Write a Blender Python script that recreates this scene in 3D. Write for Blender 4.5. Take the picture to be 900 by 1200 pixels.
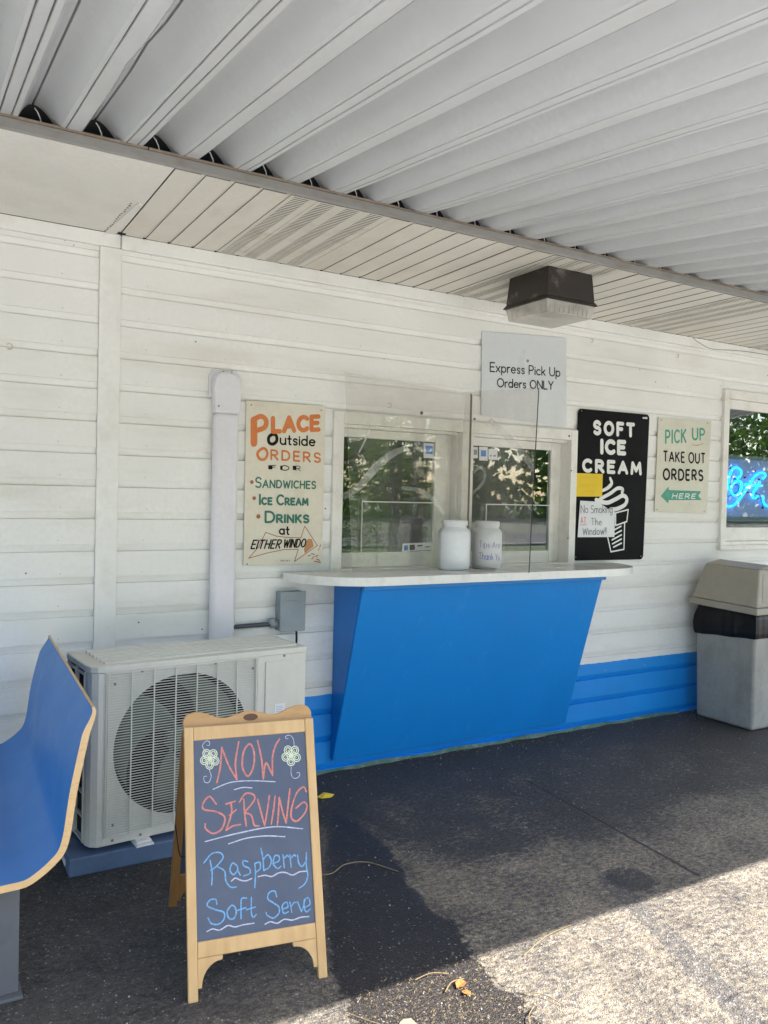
import bpy, bmesh, math, random
import numpy as np
from mathutils import Vector, Matrix
random.seed(7); rng = np.random.default_rng(7)
for o in list(bpy.data.objects): bpy.data.objects.remove(o)
S = bpy.context.scene
COL = S.collection
rad = math.radians

# ------------------------------------------------------------------ camera
YAW, PITCH, ROLL, FPX = 0.531341, -0.0210278, 0.0239823, 944.835
CAM = Vector((0, -4.10984, 1.6))
def cam_axes():
    f = Vector((math.sin(YAW)*math.cos(PITCH), math.cos(YAW)*math.cos(PITCH), math.sin(PITCH)))
    r = Vector((math.cos(YAW), -math.sin(YAW), 0)); u = r.cross(f)
    c, s = math.cos(ROLL), math.sin(ROLL)
    return c*r+s*u, -s*r+c*u, f
CR, CU, CF = cam_axes()
cd = bpy.data.cameras.new('camera'); cam = bpy.data.objects.new('camera', cd); COL.objects.link(cam)
cam.matrix_world = Matrix(((CR.x, CU.x, -CF.x, CAM.x), (CR.y, CU.y, -CF.y, CAM.y), (CR.z, CU.z, -CF.z, CAM.z), (0, 0, 0, 1)))
cd.sensor_fit = 'VERTICAL'; cd.sensor_height = 24; cd.lens = FPX/1200*24
cd.clip_start = 0.05; cd.clip_end = 2000
S.camera = cam

# ------------------------------------------------------------------ light
SUN_EL, SUN_DIR = rad(47), (0.6, -0.8)
W = bpy.data.worlds.new('World'); S.world = W; W.use_nodes = True
wn = W.node_tree
for n in list(wn.nodes): wn.nodes.remove(n)
sky = wn.nodes.new('ShaderNodeTexSky'); sky.sky_type = 'NISHITA'; sky.sun_disc = False
sky.sun_elevation = SUN_EL; sky.sun_rotation = math.atan2(SUN_DIR[0], SUN_DIR[1]); sky.air_density = 1.0; sky.dust_density = 1.4
bg = wn.nodes.new('ShaderNodeBackground'); bg.inputs[1].default_value = 0.15
wo = wn.nodes.new('ShaderNodeOutputWorld')
wn.links.new(sky.outputs[0], bg.inputs[0]); wn.links.new(bg.outputs[0], wo.inputs[0])
sl = bpy.data.lights.new('sun', 'SUN'); sl.energy = 4.6; sl.angle = rad(0.5); sl.color = (1.0, 0.975, 0.94)
sun = bpy.data.objects.new('sun', sl); COL.objects.link(sun)
sd = Vector((SUN_DIR[0]*math.cos(SUN_EL), SUN_DIR[1]*math.cos(SUN_EL), math.sin(SUN_EL)))
sun.rotation_euler = sd.to_track_quat('Z', 'Y').to_euler()
S.view_settings.view_transform = 'Standard'; S.view_settings.look = 'None'
S.view_settings.exposure = 2.02; S.view_settings.gamma = 1
S.render.engine = 'CYCLES'
S.cycles.max_bounces = 10; S.cycles.diffuse_bounces = 6; S.cycles.transparent_max_bounces = 16
S.cycles.use_denoising = True

# ------------------------------------------------------------------ geometry on real planes, measured off the photograph
def ray(px, py): return CF + CR*((px-450)/FPX) - CU*((py-600)/FPX)
def on_y(px, py, y=0.0):
    d = ray(px, py); t = (y-CAM.y)/d.y; return CAM+d*t
def on_plane(px, py, o, n):
    d = ray(px, py); t = (o-CAM).dot(n)/d.dot(n); return CAM+d*t

# ------------------------------------------------------------------ materials
MATS = {}
def nt(m): return m.node_tree.nodes, m.node_tree.links
def ramp(N, L, src, a, b, c0=(0, 0, 0, 1), c1=(1, 1, 1, 1)):
    r = N.new('ShaderNodeValToRGB'); r.color_ramp.elements[0].position = a; r.color_ramp.elements[1].position = b
    r.color_ramp.elements[0].color = c0; r.color_ramp.elements[1].color = c1
    L.new(src, r.inputs[0]); return r.outputs[0]
def noise(N, L, vec, scale, detail=4, rough=.55, sc=None):
    if sc:
        mp = N.new('ShaderNodeMapping'); mp.inputs['Scale'].default_value = sc; L.new(vec, mp.inputs[0]); vec = mp.outputs[0]
    n = N.new('ShaderNodeTexNoise'); n.inputs['Scale'].default_value = scale
    n.inputs['Detail'].default_value = detail; n.inputs['Roughness'].default_value = rough
    L.new(vec, n.inputs['Vector']); return n.outputs[0]
def mix(N, L, fac, a, b, mode='MIX'):
    m = N.new('ShaderNodeMix'); m.data_type = 'RGBA'; m.blend_type = mode
    for i, v in ((0, fac), (6, a), (7, b)):
        if hasattr(v, 'links') or hasattr(v, 'is_output'): L.new(v, m.inputs[i])
        elif i == 0: m.inputs[0].default_value = v
        else: m.inputs[i].default_value = (*v[:3], 1)
    return m.outputs[2]
def mathn(N, L, op, a, b=None, c=None):
    m = N.new('ShaderNodeMath'); m.operation = op
    for i, v in enumerate((a, b, c)):
        if v is None: continue
        if hasattr(v, 'is_output'): L.new(v, m.inputs[i])
        else: m.inputs[i].default_value = v
    return m.outputs[0]
def mat(name, col, rough=.5, dirt=None, dirt_amt=.3, dscale=3.0, dsc=None, bump=0.0, bscale=60, bsc=None, metal=0, spec=.5, var=.06, thr=(.5, .75), coord='pos', coat=0):
    m = bpy.data.materials.new(name); m.use_nodes = True; N, L = nt(m)
    b = N['Principled BSDF']; b.inputs['Roughness'].default_value = rough; b.inputs['Metallic'].default_value = metal
    b.inputs['Specular IOR Level'].default_value = spec; b.inputs['Coat Weight'].default_value = coat
    if coord == 'pos': vec = N.new('ShaderNodeNewGeometry').outputs['Position']
    else: vec = N.new('ShaderNodeTexCoord').outputs['Object']
    c = mix(N, L, ramp(N, L, noise(N, L, vec, 1.7, 3), .3, .7), [x*(1-var) for x in col], [min(1, x*(1+var)) for x in col])
    fine = noise(N, L, vec, 45, 3)
    c = mix(N, L, ramp(N, L, fine, .3, .8), c, [x*(1-var*.9) for x in col])
    if dirt:
        d1 = noise(N, L, vec, dscale, 6, .65, dsc)
        f = mathn(N, L, 'MULTIPLY', ramp(N, L, d1, *thr), dirt_amt)
        c = mix(N, L, f, c, dirt)
    L.new(c, b.inputs['Base Color'])
    rr = mathn(N, L, 'MULTIPLY_ADD', noise(N, L, vec, 6, 4), .25, rough-.12); L.new(rr, b.inputs['Roughness'])
    if bump:
        bn = N.new('ShaderNodeBump'); bn.inputs['Strength'].default_value = bump; bn.inputs['Distance'].default_value = .003
        L.new(noise(N, L, vec, bscale, 4, .6, bsc), bn.inputs['Height']); L.new(bn.outputs[0], b.inputs['Normal'])
    MATS[name] = m; return m
def finish(m): MATS[m.name] = m; return m

white = mat('white_paint', (.81, .80, .775), .5, (.50, .44, .35), .35, 2.2, (.5, .5, 2.5), .35, 30, (1, 1, 3))
trimw = mat('trim_paint', (.81, .80, .775), .45, (.52, .47, .38), .35, 5, None, .25, 50)
winw = mat('window_frame_paint', (.79, .77, .72), .5, (.42, .36, .28), .45, 6, None, .3, 60)
soffm = mat('soffit_cream', (.76, .73, .65), .5, (.36, .31, .24), .35, 3, (1, .4, 1), .1, 40)
soffw = mat('soffit_white', (.80, .78, .73), .5, (.5, .47, .40), .3, 2, None, .2, 12)
ventm = mat('soffit_vent', (.72, .69, .61), .55, (.36, .31, .24), .4, 6)
darkv = mat('vent_recess', (.05, .045, .04), .9)
panm = mat('pan_aluminium', (.60, .62, .635), .42, (.47, .46, .44), .40, 2.0, (3, .5, 1), .06, 14, (1, .3, 1), spec=.5, thr=(.45, .8))
grime = mat('seam_grime', (.16, .145, .13), .8, (.4, .39, .37), .7, 20, (1, .3, 1), thr=(.45, .65))
fascm = mat('fascia_metal', (.26, .25, .24), .55, (.16, .12, .09), .55, 14, (.6, 1, 2), .3, 40)
rust = mat('rusty_edge', (.22, .17, .13), .8, (.42, .40, .37), .6, 12, None, .4, 60)
black = mat('black_void', (.012, .012, .012), .9)
bluew = None
cream_edge = mat('countertop_laminate', (.74, .735, .70), .22, (.40, .37, .31), .35, 9, (1, 1, 1), .03, 30)
bluep = mat('blue_paint', (.002, .225, .66), .42, (.05, .30, .72), .35, 14, (1, 1, .35), .3, 18, thr=(.60, .70))
bluepd = mat('blue_side_paint', (.003, .18, .58), .42, (.01, .10, .36), .35, 3, None, .2, 25)
benchb = mat('bench_blue_laminate', (.010, .15, .46), .40, (.02, .13, .36), .15, 2, spec=.5, var=.02)
ply = mat('plywood_edge', (.60, .40, .19), .5, (.30, .17, .07), .6, 30, (1, 1, 4), .2, 80, thr=(.55, .75))
steel = mat('grey_steel', (.11, .115, .125), .5, (.06, .06, .06), .4, 8, None, .1, 40, metal=0)
acw = mat('ac_beige_metal', (.64, .62, .555), .38, (.42, .41, .36), .3, 5, (1, 1, .5), .03, 30)
acg = mat('ac_grille', (.66, .65, .59), .45, (.38, .38, .34), .4, 8)
fanm = mat('fan_blade', (.11, .145, .10), .4, (.12, .12, .09), .4, 8)
acdark = mat('ac_coil_dark', (.012, .012, .014), .7, spec=.2)
padm = mat('pad_slate_blue', (.10, .155, .26), .5, (.05, .06, .08), .5, 5, None, .1, 60)
slate = mat('slate', (.062, .078, .125), .42, (.11, .13, .18), .6, 4, (1, 1, 1), .05, 60, thr=(.4, .8))
chalkr = mat('chalk_red', (.64, .23, .19), .9, (.25, .13, .15), .6, 140, thr=(.5, .6)); chalkb = mat('chalk_blue', (.18, .40, .66), .9, (.10, .16, .28), .6, 140, thr=(.5, .6))
chalkw = mat('chalk_white', (.54, .56, .68), .9, (.2, .22, .3), .6, 140, thr=(.5, .6)); chalky = mat('chalk_yellow', (.66, .70, .52), .9)
binm = mat('bin_grey', (.33, .32, .285), .6, (.13, .125, .11), .6, 6, (1, 1, .5), .5, 90, var=.13, thr=(.45, .8))
hoodm = mat('bin_hood_beige', (.33, .295, .235), .5, (.2, .18, .15), .4, 4, None, .1, 40)
bag = mat('black_bag', (.003, .003, .004), .38, spec=.25)
boxm = mat('box_grey_steel', (.26, .30, .325), .5, (.16, .17, .18), .3, 8)
pvc = mat('pvc_cover', (.72, .70, .74), .4, (.5, .47, .45), .25, 3)
conm = mat('conduit_grey', (.05, .06, .08), .4)
bronze = mat('bronze_housing', (.028, .022, .019), .5, (.22, .18, .16), .55, 9, (1, 1, 1), .4, 30, thr=(.56, .66))
signw = mat('sign_cream', (.70, .655, .54), .5, (.42, .34, .22), .4, 4, None, .1, 50)
signg = mat('sign_old_white', (.66, .64, .53), .5, (.42, .38, .28), .4, 4, None, .1, 50)
signp = mat('sign_white_plastic', (.66, .68, .70), .3, (.5, .5, .5), .2, 3)
signk = mat('sign_black', (.004, .004, .005), .6, (.012, .012, .014), .4, 8, spec=.12)
orange = mat('paint_orange', (.62, .17, .035), .5, (.70, .3, .1), .4, 25); inkk = mat('paint_black', (.006, .006, .006), .6, spec=.2)
greenp = mat('paint_green', (.02, .15, .11), .5, (.06, .3, .2), .4, 25); teal = mat('paint_teal', (.05, .32, .22), .5, (.15, .42, .3), .5, 25)
brownp = mat('paint_brown', (.36, .12, .06), .6, (.5, .3, .16), .5, 30); whitep = mat('paint_white', (.78, .78, .76), .5)
tanp = mat('paint_tan', (.50, .24, .10), .6)
yellown = mat('yellow_paper', (.80, .56, .03), .7); orangefaint = mat('faint_orange_ink', (.76, .42, .02), .7)
paper = mat('white_paper', (.74, .75, .77), .7, (.6, .6, .62), .3, 10, None, .3, 8); redink = mat('red_ink', (.65, .06, .1), .6); blueink = mat('blue_ink', (.06, .10, .5), .6)
jarm = mat('jar_plastic', (.72, .73, .75), .35, (.6, .6, .6), .2, 6); jarm.node_tree.nodes['Principled BSDF'].inputs['Subsurface Weight'].default_value = .25
jarm.node_tree.nodes['Principled BSDF'].inputs['Subsurface Radius'].default_value = (.02, .02, .02)
bluesq = mat('sticker_blue', (.03, .16, .55), .4); blacks = mat('sticker_black', (.01, .01, .01), .4); redor = mat('sticker_orange', (.75, .2, .02), .4)
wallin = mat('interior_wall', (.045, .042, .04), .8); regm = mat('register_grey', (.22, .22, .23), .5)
tanhook = mat('painted_hook', (.55, .47, .36), .5)
nickel = mat('screw', (.25, .24, .22), .4, metal=.6)
leafb = mat('dry_litter', (.24, .175, .09), .8, (.08, .05, .03), .6, 40); orleaf = mat('orange_leaf', (.40, .13, .025), .8)
yellowp = mat('yellow_plastic', (.70, .50, .03), .35)
pebm = mat('pebble', (.30, .285, .26), .8, (.15, .14, .13), .8, 9)
asph = mat('road_asphalt', (.10, .10, .10), .9, (.2, .19, .18), .4, 1.2); grassm = mat('grass_green', (.09, .13, .045), .9, (.14, .14, .07), .6, .8)
farground = mat('far_ground', (.17, .175, .13), .95, (.2, .19, .16), .5, .1)
barkm = mat('bark', (.10, .075, .05), .9, (.04, .03, .02), .6, 8)
postm = mat('post_dark_paint', (.05, .055, .065), .5)

def leaf_mat(name, c1, c2):
    m = bpy.data.materials.new(name); m.use_nodes = True; N, L = nt(m); b = N['Principled BSDF']
    g = N.new('ShaderNodeNewGeometry'); f = ramp(N, L, noise(N, L, g.outputs['Position'], 2.5, 3), .35, .65)
    L.new(mix(N, L, f, c1, c2), b.inputs['Base Color']); b.inputs['Roughness'].default_value = .55
    tl_ = N.new('ShaderNodeBsdfTranslucent'); tl_.inputs[0].default_value = (c2[0]*1.6, c2[1]*1.8, c2[2], 1); ms_ = N.new('ShaderNodeMixShader'); ms_.inputs[0].default_value = .25
    L.new(b.outputs[0], ms_.inputs[1]); L.new(tl_.outputs[0], ms_.inputs[2]); L.new(ms_.outputs[0], N['Material Output'].inputs[0]); return finish(m)
leafm = leaf_mat('tree_leaves', (.05, .10, .02), (.10, .17, .04)); bushm = leaf_mat('bush_leaves', (.05, .12, .02), (.10, .2, .04))

def wood_mat():
    m = bpy.data.materials.new('pine_wood'); m.use_nodes = True; N, L = nt(m); b = N['Principled BSDF']
    t = N.new('ShaderNodeTexCoord')
    def grain(): return noise(N, L, t.outputs['Object'], 9, 5, .6, (3, 3, .5))
    g1 = ramp(N, L, grain(), .35, .7)
    c = mix(N, L, g1, (.62, .40, .18), (.53, .32, .13))
    g2 = ramp(N, L, noise(N, L, t.outputs['Object'], 5, 3), .55, .75)
    c = mix(N, L, mathn(N, L, 'MULTIPLY', g2, .4), c, (.40, .22, .09))
    L.new(c, b.inputs['Base Color']); b.inputs['Roughness'].default_value = .42
    return finish(m)
wood = wood_mat(); woodd = mat('pine_wood_dark', (.34, .17, .055), .45, (.15, .065, .02), .5, 10, (3, 3, .6), .1, 60, coord='obj')  # second wood is a darker pine for the rear frame
woodh = mat('pine_header_wood', (.50, .28, .10), .42, (.24, .11, .03), .55, 12, (.5, 3, 4), .1, 60, coord='obj')
knotm = mat('wood_knot', (.10, .035, .012), .5)

def siding_mat():   # white paint with blue paint below the dado line
    m = white.copy(); m.name = 'siding_paint'; N, L = nt(m); b = N['Principled BSDF']
    src = b.inputs['Base Color'].links[0].from_socket
    g = N.new('ShaderNodeNewGeometry'); sp = N.new('ShaderNodeSeparateXYZ'); L.new(g.outputs['Position'], sp.inputs[0])
    wob = mathn(N, L, 'MULTIPLY_ADD', noise(N, L, g.outputs['Position'], 9, 3), .02, -.01)
    zz = mathn(N, L, 'ADD', sp.outputs[2], wob)
    lt = mathn(N, L, 'MULTIPLY', mathn(N, L, 'LESS_THAN', zz, .452), mathn(N, L, 'GREATER_THAN', sp.outputs[0], .86))
    f2 = ramp(N, L, noise(N, L, g.outputs['Position'], 3, 4), .4, .8)
    bl = mix(N, L, mathn(N, L, 'MULTIPLY', f2, .4), (.002, .25, .72), (.01, .19, .54))
    c = mix(N, L, lt, src, bl)
    # hairline cracks / chipped spots in the paint
    ch = ramp(N, L, noise(N, L, g.outputs['Position'], 60, 5, .7), .74, .77)
    c = mix(N, L, mathn(N, L, 'MULTIPLY', ch, .5), c, (.3, .25, .2))
    dots = N.new('ShaderNodeTexVoronoi'); dots.inputs['Scale'].default_value = 7; L.new(g.outputs['Position'], dots.inputs['Vector'])
    dd = mathn(N, L, 'LESS_THAN', dots.outputs['Distance'], .035)
    c = mix(N, L, dd, c, (.12, .10, .08))
    L.new(c, b.inputs['Base Color']); return finish(m)
siding = siding_mat()

def glass_mat(name, tint, boost, haze=0.0, hazecol=(.8, .8, .8), rough=0.0):
    m = bpy.data.materials.new(name); m.use_nodes = True; N, L = nt(m)
    for n in list(N): N.remove(n)
    out = N.new('ShaderNodeOutputMaterial'); tr = N.new('ShaderNodeBsdfTransparent'); tr.inputs[0].default_value = (*tint, 1)
    gl = N.new('ShaderNodeBsdfGlossy'); gl.inputs['Roughness'].default_value = rough; gl.inputs[0].default_value = (1, 1, 1, 1)
    fr = N.new('ShaderNodeFresnel'); gg_ = N.new('ShaderNodeNewGeometry'); io_ = N.new('ShaderNodeMapRange'); L.new(gg_.outputs['Backfacing'], io_.inputs[0]); io_.inputs[3].default_value = boost; io_.inputs[4].default_value = 1/boost; L.new(io_.outputs[0], fr.inputs[0])
    mx = N.new('ShaderNodeMixShader'); L.new(fr.outputs[0], mx.inputs[0]); L.new(tr.outputs[0], mx.inputs[1]); L.new(gl.outputs[0], mx.inputs[2])
    last = mx.outputs[0]
    if haze:
        g = N.new('ShaderNodeNewGeometry'); df = N.new('ShaderNodeBsdfDiffuse'); df.inputs[0].default_value = (*hazecol, 1)
        f = mathn(N, L, 'MULTIPLY', ramp(N, L, noise(N, L, g.outputs['Position'], 3.5, 4), .35, .8), haze)
        f = mathn(N, L, 'ADD', f, haze*.35)
        m2 = N.new('ShaderNodeMixShader'); L.new(f, m2.inputs[0]); L.new(last, m2.inputs[1]); L.new(df.outputs[0], m2.inputs[2]); last = m2.outputs[0]
    L.new(last, out.inputs[0]); return finish(m)
winglass = glass_mat('window_glass', (.80, .84, .84), 1.8, .004, rough=.006)
acryl = glass_mat('acrylic_sheet', (.95, .945, .935), 1.45, .055, (.75, .73, .70))
smear_glare = glass_mat('acrylic_smear_glare', (.97, .97, .97), 1.2, .34, (.8, .8, .78))
lensm = glass_mat('lamp_lens', (.8, .78, .74), 1.5, .62, (.72, .70, .66), .3)

def neon_mat():
    m = bpy.data.materials.new('neon_cyan'); m.use_nodes = True; b = m.node_tree.nodes['Principled BSDF']
    b.inputs['Base Color'].default_value = (.05, .5, .8, 1); b.inputs['Emission Color'].default_value = (.01, .42, 1.0, 1)
    b.inputs['Emission Strength'].default_value = 1.3; return finish(m)
neon = neon_mat()
neonback = mat('neon_backboard', (.50, .56, .92), .4); 

def pavement_mat():
    m = bpy.data.materials.new('worn_pavement'); m.use_nodes = True; N, L = nt(m); b = N['Principled BSDF']
    g = N.new('ShaderNodeNewGeometry'); P = g.outputs['Position']
    def attr(n):
        a = N.new('ShaderNodeAttribute'); a.attribute_name = n; return a.outputs['Fac']
    def soft(a, amt, sc, lo, hi):      # ragged edge for a 0..1 mask
        n = noise(N, L, P, sc, 5, .65)
        s = mathn(N, L, 'ADD', a, mathn(N, L, 'MULTIPLY_ADD', n, amt, -amt*.5))
        return ramp(N, L, s, lo, hi)
    wet = soft(attr('wet'), 1.1, 24, .42, .54); damp_shade = ramp(N, L, mathn(N, L, 'ADD', attr('damp_shade'), mathn(N, L, 'ADD', mathn(N, L, 'MULTIPLY_ADD', noise(N, L, P, 26, 5, .7, (1, 1.7, 1)), 1.3, -.65), mathn(N, L, 'MULTIPLY_ADD', noise(N, L, P, 4, 4, .6), .7, -.32))), .30, .75)
    band = soft(attr('patch'), .3, 25, .4, .6); crack = soft(attr('crack'), 1.0, 28, .38, .66); dark = attr('dark')
    # worn cream surface over grey binder
    n1 = noise(N, L, P, 44, 4, .62, (1, 1.5, 1)); n0 = noise(N, L, P, 5, 4, .6)
    s = mathn(N, L, 'ADD', n1, mathn(N, L, 'MULTIPLY_ADD', n0, .26, -.125))
    s = mathn(N, L, 'ADD', s, mathn(N, L, 'MULTIPLY', band, .13))
    worn = ramp(N, L, s, .515, .57)
    cream = mix(N, L, ramp(N, L, noise(N, L, P, 150, 3), .3, .7), (.285, .236, .172), (.245, .203, .150))
    grey = mix(N, L, ramp(N, L, noise(N, L, P, 120, 3), .3, .7), (.160, .141, .122), (.115, .102, .09))
    dry = mix(N, L, worn, cream, grey)
    v = N.new('ShaderNodeTexVoronoi'); v.inputs['Scale'].default_value = 190; L.new(P, v.inputs['Vector'])
    spk = N.new('ShaderNodeSeparateColor'); L.new(v.outputs['Color'], spk.inputs[0])
    cell = mathn(N, L, 'MULTIPLY_ADD', spk.outputs[2], .9, .55)
    cc_ = N.new('ShaderNodeCombineColor'); [L.new(cell, cc_.inputs[i_]) for i_ in range(3)]
    asph_shade = mix(N, L, ramp(N, L, noise(N, L, P, 70, 4, .7), .35, .65), (.035, .034, .034), (.085, .082, .080))
    asph_shade = mix(N, L, mathn(N, L, 'GREATER_THAN', spk.outputs[0], .975), asph_shade, (.25, .24, .23))
    damp_shade_col = mix(N, L, ramp(N, L, noise(N, L, P, 60, 4), .4, .75), (.012, .012, .015), (.042, .041, .043))
    dry = mix(N, L, mathn(N, L, 'MULTIPLY', mathn(N, L, 'GREATER_THAN', spk.outputs[0], .93), .5), dry, (.5, .48, .45))
    c = mix(N, L, mathn(N, L, 'MULTIPLY', dark, .8), dry, asph_shade)
    c = mix(N, L, mathn(N, L, 'MULTIPLY', damp_shade, .85), c, damp_shade_col)  # real damp by the wall plus shade painted in under the roof
    wn1 = noise(N, L, P, 75, 6, .75, (1, 1.2, 1))
    debris = mathn(N, L, 'MULTIPLY', ramp(N, L, wn1, .50, .64), attr('litter'))
    wetc = mix(N, L, debris, (.026, .022, .020), (.13, .10, .066))
    wetc = mix(N, L, mathn(N, L, 'GREATER_THAN', spk.outputs[1], .985), wetc, (.2, .2, .2))
    c = mix(N, L, wet, c, wetc)
    c = mix(N, L, mathn(N, L, 'MULTIPLY', crack, .85), c, (.03, .028, .03))
    c = mix(N, L, mathn(N, L, 'MULTIPLY_ADD', damp_shade, .5, .3), c, mix(N, L, 1.0, c, cc_.outputs[0], 'MULTIPLY'))
    c = mix(N, L, attr('outer_bounce'), c, (.46, .445, .41))
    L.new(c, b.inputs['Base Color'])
    r = mix(N, L, wet, (.85,)*3, (.42,)*3); r = mix(N, L, mathn(N, L, 'MULTIPLY', damp_shade, .7), r, (.5,)*3); L.new(r, b.inputs['Roughness'])
    b.inputs['Specular IOR Level'].default_value = .35
    h = mathn(N, L, 'ADD', mathn(N, L, 'MULTIPLY', noise(N, L, P, 90, 5, .7), 1.0), mathn(N, L, 'MULTIPLY', v.outputs['Distance'], .6))
    h = mathn(N, L, 'SUBTRACT', h, mathn(N, L, 'MULTIPLY', crack, 1.2))
    bn = N.new('ShaderNodeBump'); bn.inputs['Strength'].default_value = .9; bn.inputs['Distance'].default_value = .006
    L.new(h, bn.inputs['Height']); L.new(bn.outputs[0], b.inputs['Normal'])
    return finish(m)
pavm = pavement_mat()

# ------------------------------------------------------------------ mesh helpers
class MB:
    def __init__(s): s.v = []; s.f = []
    def add(s, vs, fs):
        k = len(s.v); s.v += [tuple(v) for v in vs]; s.f += [tuple(i+k for i in f) for f in fs]; return s
    def box(s, a, b):
        x0, y0, z0 = a; x1, y1, z1 = b
        return s.add([(x0, y0, z0), (x1, y0, z0), (x1, y1, z0), (x0, y1, z0), (x0, y0, z1), (x1, y0, z1), (x1, y1, z1), (x0, y1, z1)],
                     [(0, 3, 2, 1), (4, 5, 6, 7), (0, 1, 5, 4), (1, 2, 6, 5), (2, 3, 7, 6), (3, 0, 4, 7)])
    def hexa(s, p): return s.add(p, [(0, 3, 2, 1), (4, 5, 6, 7), (0, 1, 5, 4), (1, 2, 6, 5), (2, 3, 7, 6), (3, 0, 4, 7)])
    def prism(s, poly, d, caps=True):     # poly: list of 3D points, d: extrusion vector
        n = len(poly); P = [Vector(p) for p in poly]; D = Vector(d)
        fs = [(i, (i+1) % n, n+(i+1) % n, n+i) for i in range(n)]
        if caps: fs += [tuple(range(n))[::-1], tuple(range(n, 2*n))]
        return s.add(P+[p+D for p in P], fs)
    def tube(s, pts, r, n=8, closed=False):
        P = [Vector(p) for p in pts]; up = None; rings = []
        for i, p in enumerate(P):
            a = P[max(0, i-1)] if not closed else P[i-1]; b = P[min(len(P)-1, i+1)] if not closed else P[(i+1) % len(P)]
            t = (b-a).normalized()
            if up is None: up = t.orthogonal().normalized()
            up = (up-t*up.dot(t)); up = up.normalized() if up.length > 1e-6 else t.orthogonal().normalized()
            w = t.cross(up); rr = r[i] if isinstance(r, (list, tuple)) else r
            rings.append([p+up*rr*math.cos(2*math.pi*k/n)+w*rr*math.sin(2*math.pi*k/n) for k in range(n)])
        vs = [v for R in rings for v in R]; m = len(rings)
        fs = [(i*n+k, i*n+(k+1) % n, (i+1) % m*n+(k+1) % n, (i+1) % m*n+k) for i in range(m if closed else m-1) for k in range(n)]
        if not closed: fs += [tuple(range(n))[::-1], tuple(range((m-1)*n, m*n))]
        return s.add(vs, fs)
    def lathe(s, prof, c=(0, 0, 0), n=32, axis='z'):
        vs = []
        for (r, h) in prof:
            for k in range(n):
                a = 2*math.pi*k/n
                if axis == 'z': vs.append((c[0]+r*math.cos(a), c[1]+r*math.sin(a), c[2]+h))
                else: vs.append((c[0]+r*math.cos(a), c[1]+h, c[2]+r*math.sin(a)))
        m = len(prof)
        fs = [(i*n+k, i*n+(k+1) % n, (i+1)*n+(k+1) % n, (i+1)*n+k) for i in range(m-1) for k in range(n)]
        fs += [tuple(range(n))[::-1], tuple(range((m-1)*n, m*n))]
        return s.add(vs, fs)
    def build(s, name, m, parent=None, bevel=0, smooth=False, recalc=True, seg=2):
        me = bpy.data.meshes.new(name); me.from_pydata(s.v, [], s.f); me.validate()
        if recalc:
            bm = bmesh.new(); bm.from_mesh(me); bmesh.ops.recalc_face_normals(bm, faces=bm.faces); bm.to_mesh(me); bm.free()
        o = bpy.data.objects.new(name, me); COL.objects.link(o)
        if m: me.materials.append(m)
        if parent: o.parent = parent
        if bevel:
            bv = o.modifiers.new('bevel', 'BEVEL'); bv.width = bevel; bv.segments = seg; bv.limit_method = 'ANGLE'; bv.angle_limit = rad(35)
            bv.harden_normals = False
        if smooth:
            for p in me.polygons: p.use_smooth = True
        return o
def auto_smooth(o, ang=35):
    me = o.data
    for p in me.polygons: p.use_smooth = True
    bm = bmesh.new(); bm.from_mesh(me)
    for e in bm.edges:
        if len(e.link_faces) == 2 and e.calc_face_angle(0) > rad(ang): e.smooth = False
    bm.to_mesh(me); bm.free(); return o
def tag(o, label=None, cat=None, group=None, kind=None):
    if label: o['label'] = label
    if cat: o['category'] = cat
    if group: o['group'] = group
    if kind: o['kind'] = kind
    return o
def empty(name, loc, label, cat, group=None, rz=0):
    o = bpy.data.objects.new(name, None); COL.objects.link(o); o.location = loc; o.rotation_euler = (0, 0, rz)
    o.empty_display_size = .1; return tag(o, label, cat, group)
def reparent(o, p):        # keep world placement for parts modelled in world coordinates
    o.parent = p; o.matrix_parent_inverse = p.matrix_basis.inverted(); return o
def wpart(mb, name, m, root, **k):
    o = mb.build(name, m, None, **k); return reparent(o, root)
def child(mb, name, m, par, **k):   # child of a mesh part that itself sits at world origin
    o = mb.build(name, m, None, **k); o.parent = par; return o

def catmull(pts, n=7):
    P = [np.array(p, float) for p in pts]
    closed = np.allclose(P[0], P[-1]) and len(P) > 3
    if len(P) < 3: return [tuple(p) for p in P]
    out = []
    for i in range(len(P)-1):
        p0 = P[i-1] if i > 0 else (P[-2] if closed else 2*P[0]-P[1]); p1 = P[i]; p2 = P[i+1]
        p3 = P[i+2] if i+2 < len(P) else (P[1] if closed else 2*P[-1]-P[-2])
        for k in range(n):
            t = k/n
            out.append(tuple(.5*((2*p1)+(-p0+p2)*t+(2*p0-5*p1+4*p2-p3)*t*t+(-p0+3*p1-3*p2+p3)*t**3)))
    out.append(tuple(P[-1])); return out

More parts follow.
